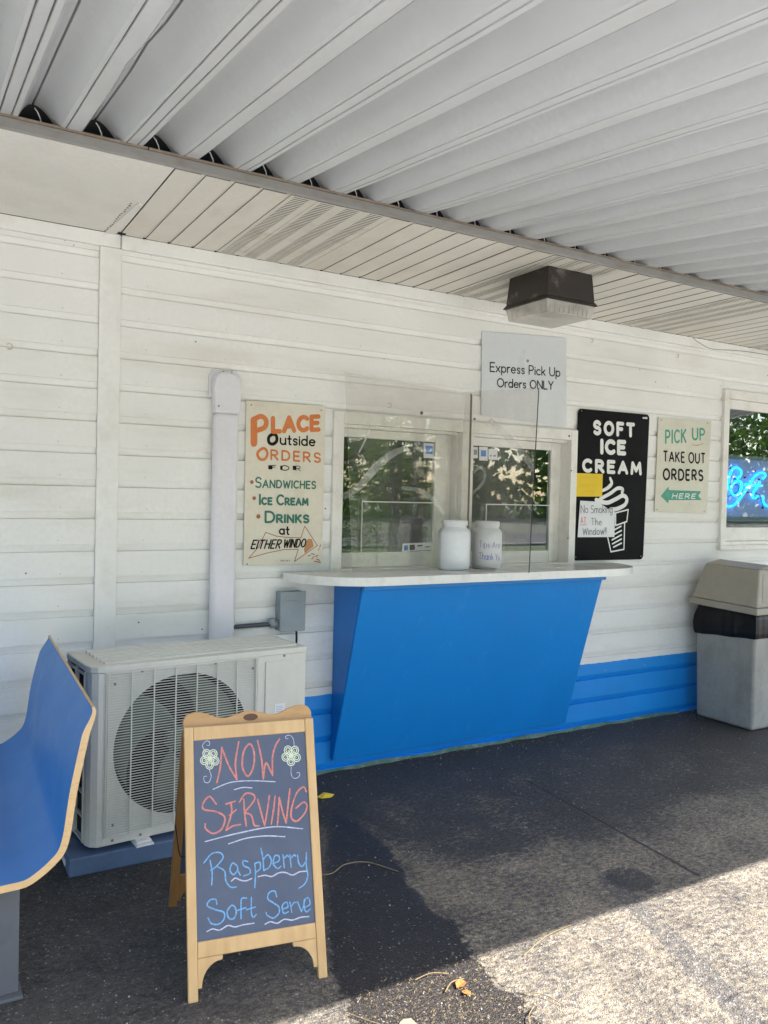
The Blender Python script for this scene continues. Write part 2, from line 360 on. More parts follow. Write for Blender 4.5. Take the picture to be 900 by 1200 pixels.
class Ink:     # flat print: ribbons laid on a plane (origin, U, V, normal towards the viewer)
    def __init__(s, o, U, V, N): s.o, s.U, s.V, s.N = Vector(o), Vector(U).normalized(), Vector(V).normalized(), Vector(N).normalized(); s.mb = MB(); s.h = .0008; s.pcs = []
    def p3(s, u, v, h): return s.o+s.U*u+s.V*v+s.N*h
    def to2(s, p): d = Vector(p)-s.o; return (d.dot(s.U), d.dot(s.V))
    def ribbon(s, pts, w, cap=True, taper=0, jit=0):
        s.h += .00003; P = [np.array(p, float) for p in pts]; n = len(P); closed = n > 4 and np.allclose(P[0], P[-1], atol=1e-7)
        if closed: cap = False; taper = 0
        Lp, Rp = [], []
        for i in range(n):
            a = P[max(0, i-1)]; b = P[min(n-1, i+1)]
            if closed and i in (0, n-1): a, b = P[-2], P[1]
            t = b-a; l = np.hypot(*t); t = t/l if l > 1e-9 else np.array([1, 0])
            nn = np.array([-t[1], t[0]]); ww = w*(1-taper*abs(2*i/(n-1)-1)) if n > 1 else w
            ww *= 1+(0 if closed and i in (0, n-1) else jit)*random.uniform(-1, 1)
            Lp.append(P[i]+nn*ww/2); Rp.append(P[i]-nn*ww/2)
        vs = [s.p3(*q, s.h) for q in Lp]+[s.p3(*q, s.h) for q in Rp]
        s.mb.add(vs, [(i, i+1, n+i+1, n+i) for i in range(n-1)])
        if cap:
            for e, (a, b) in ((0, (P[0], P[1])), (n-1, (P[-1], P[-2]))):
                t = (a-b)/max(1e-9, np.hypot(*(a-b))); nn = np.array([-t[1], t[0]]); r = w/2*(1-taper)
                arc = [a+r*(nn*math.cos(x)+t*math.sin(x)) for x in np.linspace(0, math.pi, 7)]
                s.mb.add([s.p3(*q, s.h+.00001*(1+(e > 0))) for q in arc], [tuple(range(7))])
    def fill(s, pts):
        s.h += .000025; s.mb.add([s.p3(*q, s.h) for q in pts], [tuple(range(len(pts)))])
    def disc(s, c, r, ry=None):
        ry = ry or r; s.fill([(c[0]+r*math.cos(a), c[1]+ry*math.sin(a)) for a in np.linspace(0, 2*math.pi, 20, endpoint=False)])
    def build(s, name, m, parent): 
        for mb_ in s.pcs+[s.mb]:
            if mb_.f: o = mb_.build(name, m, None, recalc=False); reparent(o, parent)
        return o
    def cut(s):
        if s.mb.f: s.pcs.append(s.mb)
        s.mb = MB()

# single-stroke alphabet: cap height 1; a stroke starting with '~' is smoothed
def arc(cx, cy, rx, ry, a0, a1, n=9): return [(cx+rx*math.cos(rad(a)), cy+ry*math.sin(rad(a))) for a in np.linspace(a0, a1, n)]
G = {
 'A': (.72, [[(0, 0), (.36, 1)], [(.36, 1), (.72, 0)], [(.13, .34), (.59, .34)]]),
 'B': (.6, [[(0, 0), (0, 1)], [(0, 1)]+arc(.28, .76, .26, .24, 90, -90)+[(0, .52)], [(0, .52)]+arc(.3, .26, .3, .26, 90, -90)+[(0, 0)]]),
 'C': (.66, [arc(.38, .5, .38, .5, 48, 312, 15)]),
 'D': (.68, [[(0, 0), (0, 1)], [(0, 1)]+arc(.28, .5, .40, .5, 90, -90, 13)+[(0, 0)]]),
 'E': (.52, [[(.52, 1), (0, 1)], [(0, 1), (0, 0)], [(0, 0), (.52, 0)], [(0, .52), (.44, .52)]]),
 'F': (.52, [[(.52, 1), (0, 1)], [(0, 1), (0, 0)], [(0, .52), (.42, .52)]]),
 'H': (.62, [[(0, 0), (0, 1)], [(.62, 0), (.62, 1)], [(0, .52), (.62, .52)]]),
 'I': (.0, [[(0, 0), (0, 1)]]),
 'K': (.6, [[(0, 0), (0, 1)], [(.56, 1), (0, .42)], [(.18, .58), (.6, 0)]]),
 'L': (.48, [[(0, 1), (0, 0)], [(0, 0), (.48, 0)]]),
 'M': (.82, [[(0, 0), (.08, 1)], [(.08, 1), (.41, .25)], [(.41, .25), (.74, 1)], [(.74, 1), (.82, 0)]]),
 'N': (.66, [[(0, 0), (0, 1)], [(0, 1), (.66, 0)], [(.66, 0), (.66, 1)]]),
 'O': (.8, [arc(.4, .5, .4, .5, 0, 360, 25)]),
 'P': (.56, [[(0, 0), (0, 1)], [(0, 1)]+arc(.28, .73, .28, .27, 90, -90)+[(0, .46)]]),
 'R': (.6, [[(0, 0), (0, 1)], [(0, 1)]+arc(.28, .74, .28, .26, 90, -90)+[(0, .48)], [(.22, .48), (.6, 0)]]),
 'S': (.58, [[(.54, .84)]+arc(.29, .75, .26, .25, 40, 255, 11)+arc(.29, .25, .28, .255, 80, -145, 12)]),
 'T': (.64, [[(0, 1), (.64, 1)], [(.32, 1), (.32, 0)]]),
 'U': (.64, [[(0, 1), (0, .32)]+arc(.32, .32, .32, .32, 180, 360, 11)+[(.64, 1)]]),
 'V': (.66, [[(0, 1), (.33, 0)], [(.33, 0), (.66, 1)]]),
 'W': (.96, [[(0, 1), (.24, 0)], [(.24, 0), (.48, .85)], [(.48, .85), (.72, 0)], [(.72, 0), (.96, 1)]]),
 'Y': (.64, [[(0, 1), (.32, .48)], [(.64, 1), (.32, .48)], [(.32, .48), (.32, 0)]]),
 'a': (.52, [arc(.26, .31, .26, .31, 0, 360, 17), [(.52, .62), (.52, 0)]]),
 'c': (.48, [arc(.28, .31, .28, .31, 50, 310, 11)]),
 'd': (.52, [arc(.26, .31, .26, .31, 0, 360, 17), [(.52, 1), (.52, 0)]]),
 'e': (.54, [[(.02, .33), (.54, .33)]+arc(.28, .31, .27, .31, 5, 315, 14)]),
 'g': (.52, [arc(.26, .31, .26, .31, 0, 360, 17), [(.52, .62), (.52, -.1)]+arc(.27, -.1, .25, .2, 0, -150, 7)]),
 'h': (.46, [[(0, 0), (0, 1)], [(0, .3)]+arc(.23, .38, .23, .24, 180, 0, 9)+[(.46, 0)]]),
 'i': (.0, [[(0, 0), (0, .6)], [(0, .82), (0, .84)]]),
 'k': (.44, [[(0, 0), (0, 1)], [(.4, .6), (0, .26)], [(.14, .38), (.44, 0)]]),
 'm': (.72, [[(0, 0), (0, .6)], [(0, .3)]+arc(.18, .42, .18, .2, 180, 0, 7)+[(.36, 0)], [(.36, .3)]+arc(.54, .42, .18, .2, 180, 0, 7)+[(.72, 0)]]),
 'n': (.46, [[(0, 0), (0, .6)], [(0, .3)]+arc(.23, .38, .23, .24, 180, 0, 9)+[(.46, 0)]]),
 'o': (.56, [arc(.28, .31, .28, .31, 0, 360, 19)]),
 'p': (.52, [[(0, .62), (0, -.3)], arc(.26, .31, .26, .31, 0, 360, 17)]),
 'r': (.26, [[(0, 0), (0, .6)], [(0, .32)]+arc(.24, .36, .24, .26, 180, 80, 6)]),
 's': (.36, [[(.34, .53)]+arc(.18, .47, .155, .15, 40, 255, 9)+arc(.18, .155, .17, .155, 80, -150, 9)]),
 't': (.3, [[(.14, .9), (.14, .12)]+arc(.26, .12, .12, .12, 180, 280, 5), [(0, .6), (.3, .6)]]),
 'u': (.48, [[(0, .62), (0, .24)]+arc(.24, .24, .24, .24, 180, 360, 9)+[(.48, .62)], [(.48, .62), (.48, 0)]]),
 'w': (.7, [[(0, .62), (.18, 0)], [(.18, 0), (.35, .55)], [(.35, .55), (.52, 0)], [(.52, 0), (.7, .62)]]),
 'x': (.46, [[(0, .62), (.46, 0)], [(.46, .62), (0, 0)]]),
 'y': (.48, [[(0, .62), (.24, 0)], [(.48, .62), (.16, -.3)]]),
 '!': (.0, [[(0, .3), (0, 1)], [(0, 0), (0, .03)]]), '.': (0, [[(0, 0), (0, .03)]]),
}
def word(ink, txt, bl, br, tl, w, gap=.24, space=.4, first=1.0, jit=0, cap=True, wob=0):
    """txt from baseline-left to baseline-right in plane coordinates; tl fixes height and slant; first scales the initials"""
    ink.cut(); adv = 0; items = []; init = True
    for ch in txt:
        if ch == ' ': adv += space; init = True; continue
        gw, st = G[ch]; sc = first if init else 1.0; items.append((adv, st, sc)); adv += gw*sc+gap; init = False
    tot = adv-gap; B = np.array(bl, float); X = (np.array(br, float)-B)/tot; Y = np.array(tl, float)-B
    for a, st, sc in items:
        dy = random.uniform(-wob, wob)
        for k in st:
            ink.ribbon([B+X*(a+x*sc)+Y*(y*sc+dy) for x, y in k], w, cap=cap, jit=jit)
    ink.cut()
class Photo:   # traces marks seen at zoomed photo coordinates onto their real plane
    def __init__(s, ox, oy, sc, ink, plane_o=None, plane_n=None): s.ox, s.oy, s.sc, s.ink = ox, oy, sc, ink
    def __call__(s, q):
        return s.ink.to2(on_plane(s.ox+q[0]/s.sc, s.oy+q[1]/s.sc, s.ink.o, s.ink.N))
    def m(s, pts): return [s(p) for p in pts]

# ------------------------------------------------------------------ ground
def pavement():
    xs = np.unique(np.round(np.concatenate([np.linspace(-14, -1, 14), np.arange(-1, 6.6, .03), np.arange(2.82, 3.06, .008), np.linspace(6.6, 20, 14)]), 4))
    ys = np.unique(np.round(np.concatenate([np.linspace(-11, -3.4, 10), np.arange(-3.4, .0, .03), [0.0, 0.06]]), 4))
    X, Y = np.meshgrid(xs, ys); X = X.ravel(); Y = Y.ravel()
    def poly_sd(poly):      # signed distance (negative inside)
        d = np.full(X.shape, 1e9); inside = np.zeros(X.shape, bool); n = len(poly)
        for i in range(n):
            x0, y0 = poly[i]; x1, y1 = poly[(i+1) % n]; ex, ey = x1-x0, y1-y0
            t = np.clip(((X-x0)*ex+(Y-y0)*ey)/(ex*ex+ey*ey), 0, 1); d = np.minimum(d, np.hypot(X-x0-t*ex, Y-y0-t*ey))
            c = ((y0 > Y) != (y1 > Y)) & (X < (x1-x0)*(Y-y0)/((y1-y0) if abs(y1-y0) > 1e-9 else 1e-9)+x0); inside ^= c
        return np.where(inside, -d, d)
    def line_d(pl):
        d = np.full(X.shape, 1e9)
        for (x0, y0), (x1, y1) in zip(pl, pl[1:]):
            ex, ey = x1-x0, y1-y0; t = np.clip(((X-x0)*ex+(Y-y0)*ey)/(ex*ex+ey*ey), 0, 1); d = np.minimum(d, np.hypot(X-x0-t*ex, Y-y0-t*ey))
        return d
    sm = lambda d, w: np.clip(.5-d/(2*w), 0, 1)
    gp = lambda q: tuple(on_plane(q[0], q[1], Vector((0, 0, 0)), Vector((0, 0, 1))))[:2]
    wetp = [gp(q) for q in ((385, 950), (412, 960), (429, 973), (455, 995), (469, 1015), (476, 1040), (490, 1050), (506, 1071), (537, 1082), (543, 1102), (565, 1134), (582, 1157), (611, 1166), (616, 1183), (640, 1206), (420, 1230), (414, 1194), (400, 1157), (389, 1130), (384, 1050))]
    wet = sm(poly_sd(wetp), .07)
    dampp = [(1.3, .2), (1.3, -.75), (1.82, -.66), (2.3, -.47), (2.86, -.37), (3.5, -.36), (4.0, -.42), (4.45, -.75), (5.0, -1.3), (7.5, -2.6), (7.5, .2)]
    damp_shade = sm(poly_sd(dampp), .14)
    damp_shade = np.maximum(damp_shade, .8*sm(np.hypot(X-2.64, Y+1.74)-.12, .03))
    damp_shade = np.maximum(damp_shade, .74*sm(poly_sd([(1.6, .2), (1.8, -1.0), (2.0, -1.5), (2.5, -1.45), (3.1, -1.6), (3.6, -1.35), (4.4, -1.5), (5.5, -1.9), (7, -2.2), (7, .2)]), .22))  # roof's shade painted into the ground colour, with a ragged edge
    damp_shade = np.maximum(damp_shade, .6*sm(np.hypot((X-1.75)*.6, Y+1.6)-.25, .2)); damp_shade = np.maximum(damp_shade, .45*sm(Y+.2, .15)); damp_shade = np.maximum(damp_shade, 1.25*sm(poly_sd(dampp)+.12, .14))
    crack = sm(line_d([(3.03, -.62), (3.0, -.95), (2.97, -1.4), (2.93, -1.86)])-.009, .013)
    crack = np.maximum(crack, .55*sm(line_d([(1.0, -1.15), (1.7, -1.16), (2.4, -1.2)])-.002, .012))
    patch = sm(line_d([(2.56, -1.7), (2.50, -1.9), (2.25, -2.59), (2.0, -3.3)])-.05, .03)
    dark = sm(poly_sd([(-9, 1), (-9, -3.0), (-1, -2.6), (.4, -1.95), (1.3, -1.75), (1.75, -1.3), (1.9, -.6), (1.9, 1)]), .25)  # dark asphalt on the left, also painted to deepen the roof's shade
    litter = .12+.88*sm(np.hypot(X-1.45, Y+2.15)-.3, .25)
    outer_bounce = np.clip((-3.5-Y)/.3, 0, 1)  # unseen outer pavement lightened to bounce light onto walls and roof
    Z = .003*np.sin(X*3.1)*np.sin(Y*2.3+1)+rng.normal(0, .0006, X.shape)
    Z[Y > -.02] = 0
    nx, ny = len(xs), len(ys)
    idx = np.arange(nx*ny).reshape(ny, nx)
    F = np.stack([idx[:-1, :-1].ravel(), idx[:-1, 1:].ravel(), idx[1:, 1:].ravel(), idx[1:, :-1].ravel()], 1)
    me = bpy.data.meshes.new('pavement'); me.from_pydata(np.stack([X, Y, Z], 1).tolist(), [], F.tolist())
    for nm, a in (('wet', wet), ('damp_shade', damp_shade), ('crack', crack), ('patch', patch), ('dark', dark), ('litter', litter), ('outer_bounce', outer_bounce)):
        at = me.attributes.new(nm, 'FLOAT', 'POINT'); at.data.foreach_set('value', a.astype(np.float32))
    for p in me.polygons: p.use_smooth = True
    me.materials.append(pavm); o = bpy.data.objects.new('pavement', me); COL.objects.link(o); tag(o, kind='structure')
pavement()
tag(MB().add([(-400, -600, -.14), (400, -600, -.14), (400, 300, -.14), (-400, 300, -.14)], [(0, 1, 2, 3)]).build('ground', farground), kind='structure')
tag(MB().box((-30, -17.5, -.13), (60, -11, -.06)).build('grass_verge', grassm), kind='structure')
tag(MB().box((-200, -26, -.135), (200, -18, -.10)).build('road', asph), kind='structure')
tag(MB().box((-200, -18, -.135), (200, -17.6, .02)).build('kerb', pebm), kind='structure')

# ------------------------------------------------------------------ building
B = empty('building', (0, 0, 0), 'white clapboard walk-up food stand with blue painted base and serving windows', 'building')
PITCHZ, Z0 = .1585, .0215
SOFF = 2.842
openings = [(2.063, 3.925, 1.12, 2.07), (5.452, 7.1, 1.245, 2.49)]
def board(x0, x1, zb, zlo=-9, zhi=9):
    # dutch-lap board: flat face with a cove cut under the next board's butt; small end joints left open
    pr = [(.0185, .0), (.0180, .0015), (.0160, .006), (.0125, .014), (.0094, .023), (.0074, .031), (.0068, .0350), (.0, .0359), (.0, .1575), (.0012, .1583)]
    def at(z):
        for (a0, c0), (a1, c1) in zip(pr, pr[1:]):
            if c0 <= z <= c1: return a0+(a1-a0)*(z-c0)/max(1e-9, c1-c0)
        return pr[-1][0]
    z_lo, z_hi = max(0, zlo-zb), min(.1583, zhi-zb)
    pr = [(.0205, z_lo), (at(z_lo), z_lo)]+[p for p in pr if z_lo+1e-4 < p[1] < z_hi-1e-4]+[(at(z_hi), z_hi), (.0205, z_hi)]
    w = random.uniform(-.0006, .0006)
    mb = MB(); n = len(pr); seg = max(1, int((x1-x0)/.5))
    vs = []
    for i in range(seg+1):
        x = x0+(x1-x0)*i/seg; b = w+random.uniform(-.0005, .0005)
        vs += [(x, p[0]+b, zb+p[1]) for p in pr]
    fs = [(i*n+k, (i+1)*n+k, (i+1)*n+(k+1) % n, i*n+(k+1) % n) for i in range(seg) for k in range(n)]
    fs += [tuple(range(n))[::-1], tuple(range(seg*n, (seg+1)*n))]
    o = wpart(mb.add(vs, fs), 'siding_board', siding, B)
    auto_smooth(o, 25)
k = 0
zb = Z0-PITCHZ
zlist = []
while zb < 2.78: zlist.append(zb); zb += PITCHZ
for zb in zlist:
    top_ = min(zb+PITCHZ, 2.80)
    for (a, b) in ((-7.0, .7795), (.884, 9.0)):
        full = [(a, b)]
        for (ox0, ox1, oz0, oz1) in openings:
            if zb+PITCHZ > oz0 and zb < oz1:
                full = [q for (p0, p1) in full for q in ((p0, min(p1, ox0)), (max(p0, ox1), p1)) if q[1]-q[0] > .02]
                if ox0 > a and ox1 < b:
                    if oz0-zb > .012: board(ox0, ox1, zb, zhi=oz0)
                    if zb+PITCHZ-oz1 > .012: board(ox0, ox1, zb, zlo=oz1)
        for (p0, p1) in full: board(p0, p1-.0006, zb, zhi=2.80)
wpart(MB().box((.780, -.012, 0), (.8825, .02, 2.774)), 'corner_trim', trimw, B, bevel=.003)
wpart(MB().box((-7, -.018, 2.775), (.8755, .02, SOFF)), 'frieze_board', trimw, B, bevel=.004)
wpart(MB().box((.8785, -.024, 2.772), (9, .02, 2.8415)), 'frieze_board', trimw, B, bevel=.006)
nails = MB()
for zb in zlist[3:]:
    for xx in np.arange(-.2, 6.2, .4064):
        if .74 < xx < .92 or any(o0-.05 < xx < o1+.05 and zb+.03 > z0-.1 and zb < z1+.02 for o0, o1, z0, z1 in openings): continue
        nails.lathe([(.0034, 0), (.003, -.0009)], (xx+random.uniform(-.01, .01), -.0012, zb+.055+random.uniform(-.003, .003)), 6, 'y')
o = wpart(nails, 'nail_heads', mat('painted_nail', (.62, .58, .52), .6, (.3, .2, .12), .7, 4), B); o['kind'] = 'stuff'
# core wall behind the boards, around the openings
core = MB()
def cw(a, b): core.box(a, b)
Y0, Y1 = .021, .14
cw((-7, Y0, 0), (2.12, Y1, 3.0)); cw((2.12, Y0, 0), (3.88, Y1, 1.15)); cw((2.12, Y0, 2.01), (3.88, Y1, 3.0)); cw((3.88, Y0, 0), (5.5, Y1, 3.0))
cw((5.5, Y0, 0), (7.06, Y1, 1.29)); cw((5.5, Y0, 2.45), (7.06, Y1, 3.0)); cw((7.06, Y0, 0), (9, Y1, 3.0)); cw((2.965, Y0, 1.15), (3.045, Y1, 2.01))
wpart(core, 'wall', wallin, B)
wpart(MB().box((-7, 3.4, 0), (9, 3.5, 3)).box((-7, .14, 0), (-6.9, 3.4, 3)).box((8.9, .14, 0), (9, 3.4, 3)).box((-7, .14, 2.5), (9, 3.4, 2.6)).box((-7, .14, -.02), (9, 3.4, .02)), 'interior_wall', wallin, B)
# green membrane and grit at foot of the wall
mb = MB(); x = 1.7
pts = [(x, -.006-.012*abs(math.sin(x*7.3))-.006*math.sin(x*23), .0) for x in np.arange(1.7, 5.1, .05)]
n = len(pts)
mb.add([(p[0], p[1], .001) for p in pts]+[(p[0], p[1]*.4-.001, .022+.006*math.sin(p[0]*11)) for p in pts], [(i, i+1, n+i+1, n+i) for i in range(n-1)])
wpart(mb, 'foot_sealant', mat('green_sealant', (.05, .13, .10), .6, (.4, .4, .38), .5, 12), B)

# soffit
SY0, SY1 = -.972, -.0
wpart(MB().box((-7, SY0+.004, SOFF+.006), (9, .02, SOFF+.02)), 'soffit_backing', darkv, B)
xs0 = .870
wpart(MB().box((-7, SY0+.003, SOFF+.001), (xs0-.003, -.019, SOFF+.005)), 'soffit_board', soffw, B)
# peeling batten at the join
mb = MB(); P = [(.800, -.02), (.845, -.02), (.855, -.30), (.862, -.50), (.838, -.52), (.822, -.30)]
mb.prism([(x, y, SOFF-.0055) for x, y in P], (0, 0, .0055)); wpart(mb, 'soffit_batten', soffw, B, bevel=.001)
mb = MB()
for i in range(16):
    y = -.03-.030*i; x = .798+.0012*i+random.uniform(-.004, .004); l = random.uniform(.006, .014)
    mb.prism([(x-.002, y, SOFF-.0012), (x+random.uniform(.002, .009), y-l*.4, SOFF-.0012), (x+.003, y-l, SOFF-.0012), (x-.002, y-l*.9, SOFF-.0012)], (0, 0, .001))
mb.box((.855, -.055, SOFF-.002), (.893, -.026, SOFF+.0003))
wpart(mb, 'peeled_gap', black, B)
pw = .1216; x0 = .873
vent_idx = lambda i: i % 12 in (4, 5, 6, 7) and i >= 4
plain_me = None; vent_me = None
def soff_panel_mesh(vent):
    w = pw-.0014; mb = MB(); y0, y1 = SY0+.003, -.025
    # hat profile: flat face and a recessed V joint along one side
    pr = [(0, .0), (w-.015, .0), (w-.0135, .0045), (w, .0045), (w, .0065), (w-.015, .0065), (w-.017, .002), (0, .002)]
    if not vent:
        mb.prism([(a, y0, b) for a, b in pr], (0, y1-y0, 0)); return mb
    for a, b in ((0, .018), (w-.034, w)):
        mb.box((a, y0, 0), (b, y1, .002))
    n = int((y1-y0)/.0205)
    for i in range(n+1):
        yy = y0+(y1-y0-.005)*i/n; mb.box((.018, yy, .0004), (w-.034, yy+.0095, .002))
    return mb
plain_o = soff_panel_mesh(False).build('soffit_panel', soffm, B); vent_o = soff_panel_mesh(True).build('soffit_vent_panel', ventm, B)
i = 0; used = {plain_o: False, vent_o: False}
while x0 < 8.8:
    src = vent_o if vent_idx(i) else plain_o
    o = src if not used[src] else src.copy()
    if used[src]: COL.objects.link(o)
    used[src] = True; o.parent = B; o.location = (x0, 0, SOFF-.001+random.uniform(-.0008, .0008)); x0 += pw; i += 1
# little dark notches at the wall end of each joint
mb = MB()
for j in range(60): xx = .873+pw*(j+1)-.010; mb.box((xx-.005, -.0262, SOFF-.0045), (xx+.004, -.0243, SOFF+.001))
wpart(mb, 'joint_gap', black, B)
# fascia rail
wpart(MB().prism([(-7, SY0+.003, SOFF+.004), (-7, SY0-.012, SOFF-.003), (-7, SY0-.018, SOFF+.004), (-7, SY0-.018, SOFF+.040), (-7, SY0+.003, SOFF+.040)], (16, 0, 0)), 'fascia_rail', fascm, B, bevel=.002)
mb = MB(); xx = -7
while xx < 9:
    l = random.uniform(.6, 1.4); mb.box((xx, SY0-.024, SOFF+.0405), (min(9, xx+l-.004), SY0+.01, SOFF+.049+random.uniform(-.002, .002))); xx += l
wpart(mb, 'rail_cap', rust, B, bevel=.0015)
# roof over the stand
wpart(MB().box((-7.1, -.955, 3.02), (9.1, 3.6, 3.12)), 'flat_roof', fascm, B)
wpart(MB().box((-7, -.60, SOFF+.021), (9, -.58, 3.019)), 'attic_board', black, B)
wpart(MB().box((-7, -.955, 2.985), (9, -.60, 3.0195)), 'attic_soffit', black, B)

# windows
def window(casings, sash, glass, zsill, depth):
    w = MB()
    for a, b in casings: w.box(a, b)
    c = wpart(w, 'window', winw, B, bevel=.003)
    s = MB()
    for a, b in sash: s.box(a, b)
    child(s, 'sash_frame', winw, c, bevel=.003)
    for (x0, x1, z0, z1, y) in glass:
        child(MB().box((x0, y, z0), (x1, y+.004, z1)), 'window_pane', winglass, c)
    return c
# first serving window
window([((2.063, -.022, 1.1705), (2.128, .02, 2.072)), ((2.1285, -.020, 2.003), (3.045, .02, 2.0715)), ((2.958, -.020, 1.1705), (3.045, .02, 2.0025)),
        ((2.1285, .021, 1.150), (2.134, .14, 2.003)), ((2.948, .0215, 1.150), (2.9645, .14, 2.0)), ((2.135, .0215, 1.985), (2.947, .139, 2.0095)), ((2.06, -.022, 1.1185), (3.045, .14, 1.1695))],
       [((2.1345, .070, 1.170), (2.175, .105, 1.98)), ((2.818, .070, 1.170), (2.905, .105, 1.984)), ((2.1755, .070, 1.170), (2.8175, .105, 1.256)), ((2.1755, .070, 1.936), (2.8175, .105, 1.984)),
        ((2.9055, .085, 1.17), (2.9475, .12, 1.984)), ((2.30, .060, 1.555), (2.8175, .0695, 1.562)), ((2.30, .060, 1.257), (2.305, .0695, 1.5545))],
       [(2.1755, 2.8175, 1.2565, 1.9355, .085)], 1.17, .08)
window([((3.0455, -.020, 2.003), (3.867, .02, 2.0715)), ((3.8675, -.022, 1.1705), (3.925, .02, 2.072)),
        ((3.0455, .0215, 1.150), (3.052, .14, 2.003)), ((3.872, .0215, 1.150), (3.878, .14, 2.0)), ((3.0525, .0215, 1.985), (3.8715, .139, 2.0095)), ((3.0455, -.022, 1.1185), (3.93, .14, 1.1695))],
       [((3.0525, .070, 1.170), (3.104, .105, 1.984)), ((3.772, .070, 1.170), (3.800, .105, 1.984)), ((3.1045, .070, 1.170), (3.7715, .105, 1.248)), ((3.1045, .070, 1.932), (3.7715, .105, 1.984)),
        ((3.8005, .085, 1.17), (3.8715, .12, 1.984)), ((3.22, .060, 1.553), (3.7715, .0695, 1.559)), ((3.22, .060, 1.249), (3.2245, .0695, 1.5525))],
       [(3.1045, 3.7715, 1.2485, 1.9315, .085)], 1.17, .08)
# right-hand window with the neon sign
window([((5.452, -.024, 1.2455), (5.515, .02, 2.4895)), ((5.5155, -.024, 2.42), (7.1, .02, 2.49)), ((7.04, -.024, 1.3), (7.1, .02, 2.4195)),
        ((5.44, -.034, 1.235), (7.1, .02, 1.2715)), ((5.5155, -.020, 1.272), (7.039, .02, 1.300))],
       [((5.5155, .010, 1.3005), (5.535, .05, 2.419)), ((5.5355, .010, 1.3005), (7.039, .05, 1.408)), ((5.5355, .010, 2.347), (7.039, .05, 2.419))],
       [(5.5355, 7.039, 1.4085, 2.3465, .030)], 1.3, .03)

for a_, b_, r_ in ((494, 484, .011), (667, 511, .007), (669.5, 551.5, .005), (665.5, 630.5, .005), (556, 491, .008)):
    p = on_y(a_, b_, -.0225); wpart(MB().lathe([(r_, 0), (r_, -.003), (r_*.5, -.005)], (p.x, -.0222, p.z), 10, 'y'), 'screw', conm, B)
P = [on_y(a_, b_, -.028) for a_, b_ in ((812, 396), (820, 402), (835, 409), (866, 411), (900, 416), (960, 428))]
wpart(MB().tube(catmull([tuple(p) for p in P], 5), .0018, 5), 'loose_wire', conm, B)
for a_, b_ in ((11, 406), (477, 347), (693.5, 399), (794, 417), (456.5, 475)):
    p = on_y(a_, b_, -.006); pts = [(p.x+.013*math.cos(t), -.006-.003*math.sin(t), p.z+.013*math.sin(t)) for t in np.linspace(-2.2, 2.6, 14)]
    wpart(MB().tube(pts, .0022, 6), 'cup_hook', tanhook, B)
# ------------------------------------------------------------------ pan roof of the patio
R = empty('patio_cover', (0, 0, 0), 'ribbed white aluminium pan roof reaching out from the stand over the pavement', 'patio roof')
RY0, RY1, RS = -.925, -3.72, .1214
def rz(y): return 2.895+RS*(y-(-.96))
PER = .2155
def pan_profile(A):
    hgt = .076
    def slope(x0, x1, up):
        n = 7; out = []
        for i in range(n+1):
            t = i/n; tt = t if up else 1-t
            zz = hgt*(1-(1-tt)**1.7)
            out.append((x0+(x1-x0)*t, zz))
        return out
    # from ridge centre to next ridge centre: down, flat strip with grooves, up
    p = [(0, hgt+.016), (.0030, hgt+.016), (.0036, hgt)]
    p += slope(.0045, .086, False)
    f0, f1 = .088, .1555
    if A: p += [(f0, 0), (f0+.010, 0), (f0+.0115, .005), (f0+.0155, .005), (f0+.017, 0), (f1-.019, 0), (f1-.0175, .005), (f1-.0135, .005), (f1-.012, 0), (f1, 0)]
    else: p += [(f0, 0), (f0+.013, 0), (f0+.0145, .005), (f0+.018, .005), (f0+.0195, 0), (f1+.001, 0), (f1+.001, .008), (f1+.003, .008)]
    p += slope(.159, .2095, True)
    p += [(.2115, hgt), (.2120, hgt+.016), (PER-.001, hgt+.0165), (PER, hgt+.0185), (PER+.0028, hgt+.0185)]
    return p
